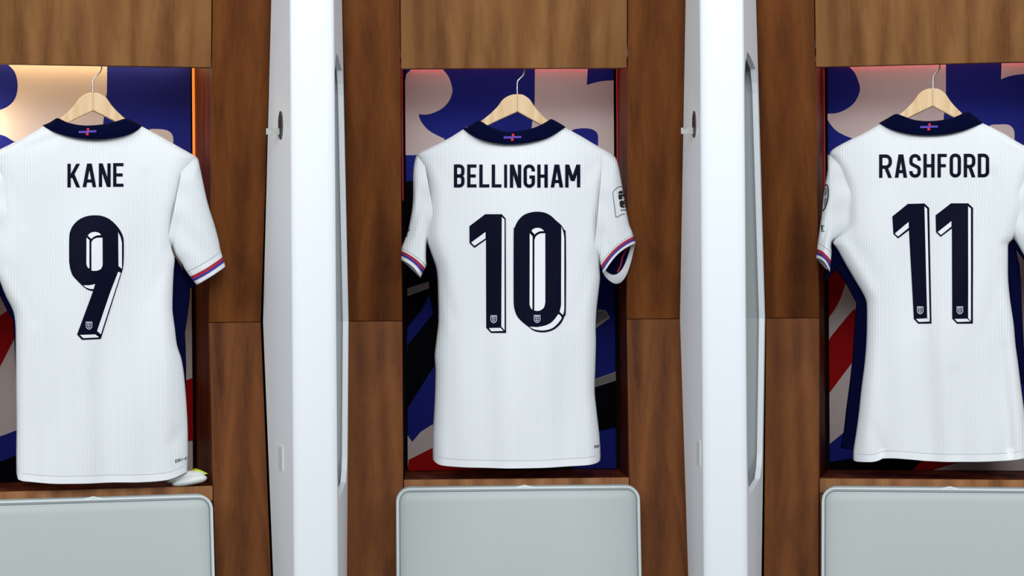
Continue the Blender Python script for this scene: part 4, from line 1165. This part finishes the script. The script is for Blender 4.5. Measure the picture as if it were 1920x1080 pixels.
SHIRT_R = dict(cx=1747, ytop=224, yb=862, ph=4.2, small_max=3000,
    left=[(224, 1663), (234, 1647), (249, 1621), (265, 1588), (279, 1563), (288, 1556), (300, 1562), (334, 1579), (363, 1587), (404, 1590), (424, 1588), (440, 1576), (454, 1561), (465, 1569), (496, 1586), (524, 1602.5), (552, 1619), (568, 1625), (596, 1625.5), (638, 1624.5), (682, 1621), (729, 1615), (779, 1609.5), (818, 1604), (845, 1600), (862, 1600)],
    right=[(224, 1830), (231, 1843), (249, 1880), (263, 1903), (273, 1920), (287, 1945), (300, 1940), (358, 1921), (390, 1919), (430, 1906), (450, 1898), (457, 1890), (515, 1890), (554, 1893), (610, 1901), (645, 1904), (682, 1909), (723, 1914), (770, 1920), (820, 1925), (862, 1928)],
    hem=[(1598, 862), (1608, 864.5), (1633, 864.5), (1648, 862), (1656, 858), (1678, 857.5), (1711, 860), (1742, 863), (1805, 864), (1861, 863), (1894, 862), (1928, 857)],
    colmid=[(1652, 224), (1675, 230), (1705, 237), (1745, 240), (1785, 236), (1815, 228), (1839, 221)],
    col_up=[(1648, 230.5), (1662, 223), (1677.5, 214), (1687, 215), (1705, 222), (1722, 226), (1744, 227), (1769, 224.5), (1791, 219), (1807, 211.5), (1816.5, 210), (1829, 219), (1842.5, 230)],
    col_low=[(1649, 231.5), (1664, 240), (1683, 247), (1711, 252), (1744, 253.3), (1778, 251), (1806, 245), (1828, 237), (1843, 230.6)],
    emblem=(1742, 238, 0.02),
    creases=[(1590, 430, 1640, 520, 16, -0.003), (1590, 350, 1610, 460, 10, 0.002), (1860, 330, 1820, 560, 12, -0.0025), (1885, 500, 1840, 640, 14, -0.002), (1655, 850, 1640, 800, 12, -0.003), (1730, 870, 1725, 640, 14, 0.003), (1800, 860, 1790, 700, 14, -0.003), (1895, 850, 1885, 650, 10, -0.004)],
    sleeves=[
        dict(secs=[(1585, 270, 1606, 440, 0, 0, 0, 0), (1556, 288, 1578, 446, 0, 0, 0, 0), (1552, 318, 1566, 450, 0, 0, 0, 0), (1545, 362, 1560, 454, 2, 0, 0, 0), (1541, 400, 1559, 458, 1, 0, 0, 4), (1536, 436, 1559, 466, 0, 0, 0, 6), (1533.5, 454, 1559.5, 474, 1, -1, 0, 5), (1530, 484, 1556, 511, 4, -6, 0, 2)], cuff=6, bands=(0.40, 0.58, 0.74)),
        dict(secs=[(1915, 270, 1884, 445, 0, 0, 0, 0), (1945, 287, 1900, 448, 0, 0, 0, 0), (1954, 310, 1901, 449, 0, 0, 0, 0), (1966, 370, 1904, 452, 0, 0, 0, 0), (1978, 412, 1912, 464, 0, 0, 0, 0), (1988, 445, 1922, 482, 0, 0, 0, 4), (1992, 462, 1928, 494, 0, 0, 0, 4), (1999, 490, 1946, 520, 0, 0, 0, 4)], cuff=6)],
    panels=[[(1559, 455, 1590, 462), (1560, 478, 1610, 490), (1568, 506, 1620, 515), (1583, 527, 1634, 530), (1597, 552, 1636, 552), (1605.5, 568, 1638, 568), (1603, 596, 1640, 596), (1600.5, 638, 1640, 638), (1598.5, 668, 1640, 668), (1593, 718, 1636, 718), (1586, 770, 1630, 770), (1582, 807, 1624, 807), (1577, 832, 1620, 834), (1576, 840, 1618, 846)],
            [(1557, 470, 1566, 470), (1556, 490, 1570, 492), (1550, 512, 1568, 506), (1545, 516, 1556, 516), (1548, 524, 1552, 524)],
            [(1886, 462, 1901, 450), (1886, 490, 1912, 499), (1886, 527, 1914, 527), (1888, 596, 1917, 596), (1890, 652, 1920, 652), (1894, 720, 1925, 720)],
            [(1894, 454, 1902, 447), (1905, 468, 1916, 462), (1920, 488, 1934, 486), (1934, 512, 1948, 508)]],
    name=[('R', 1648.3, 1672.4, 289.7, 333.5), ('A', 1677.8, 1700.8, 289.5, 333.2), ('S', 1705, 1726.6, 288.9, 333), ('H', 1731.4, 1752.4, 288.6, 332.8), ('F', 1757.8, 1775.2, 288.5, 332.7), ('O', 1780.6, 1801.9, 288, 332.6), ('R', 1807, 1828.8, 288.4, 332.5), ('D', 1833.3, 1854.6, 288.2, 332.3)],
    digits=[ONEA, ONEB])
def zc(p): return Z(p, 1520, 330, 5.4)
SHIRT_R['badges'] = [
    (0, 'badge_ring', M_BLACK, band_poly(zc([(128, 352), (150, 318), (170, 260), (179, 200), (180, 140), (172, 95), (158, 86), (146, 100), (140, 130)]), 2.2), 'black rounded sleeve badge'),
    (0, 'badge_emblem', M_GREYP, [zc([(140, 150), (160, 110), (170, 150), (165, 190), (145, 215)]), zc([(140, 235), (162, 210), (165, 240), (150, 290), (135, 310)])], None),
    (0, 'printed_mark', M_BLACK, [zc([(104, 506), (113, 494), (119, 494), (117, 566), (109, 566), (110, 512)])] + band_poly(zc([(137, 506), (128, 500), (124, 520), (123, 550), (129, 562), (137, 556)]), 1.1), 'small black print on the sleeve'),
]
shirt(FL, 'white football shirt with navy collar and a single large digit nine', SHIRT_L)
shirt(FC, 'white football shirt with navy collar and large number ten, hanging in the middle', SHIRT_C)
shirt(FR, 'white football shirt with navy collar and large number eleven', SHIRT_R)

# ------------------------------------------------------------------ the small folded white bundle on the left shelf
def bundle():
    fr = FL; vS = 0.03
    zs = LK_L[1]
    a = fr.hit(313, 905, vS); b = fr.hit(386, 900, vS)
    T = Thing('folded_cloth_bundle', fr, ((a.x + b.x) / 2, vS, zs), 'small folded white cloth bundle with neon yellow piece on the left shelf', 'cloth bundle')
    def roll(p, q, mid, r0, v, tilt):
        path = cat([p, mid, q], 8); n = len(path); V, Fc = [], []
        seg = 14
        for i, c in enumerate(path):
            t = i / (n - 1); k = max(0.0, 1 - abs(2 * t - 1) ** 2.6) ** 0.5
            k = max(k, 0.12)
            w = fr.hit(c[0], c[1], v)
            for j in range(seg):
                an = 2 * math.pi * j / seg
                V.append(Vector((w.x, v + math.cos(an) * r0 * 1.7 * k, w.z + math.sin(an) * r0 * k)))
        Fc = [(i * seg + j, i * seg + (j + 1) % seg, (i + 1) * seg + (j + 1) % seg, (i + 1) * seg + j) for i in range(n - 1) for j in range(seg)]
        Fc += [tuple(range(seg))[::-1], tuple((n - 1) * seg + j for j in range(seg))]
        return V, Fc
    T.add('cloth_roll', *roll((312, 901), (384, 890), (345, 892), 0.0095, 0.036, 0), M_CLOTHW, smooth=True)
    T.add('cloth_roll', *roll((322, 907), (388, 896), (356, 901), 0.0090, 0.043, 0), M_CLOTHW, smooth=True)
    q = [(352, 885), (358, 881), (366, 878), (375, 880.5), (386, 886), (374, 889), (358, 888)]
    pts = [fr.hit(x, y, 0.010) for x, y in q]
    V, Fc = extrude_poly([(p.x, p.z) for p in pts], 0.040, 0.010)
    T.add('neon_piece', V, Fc, M_NEON, label='neon yellow piece')
bundle()
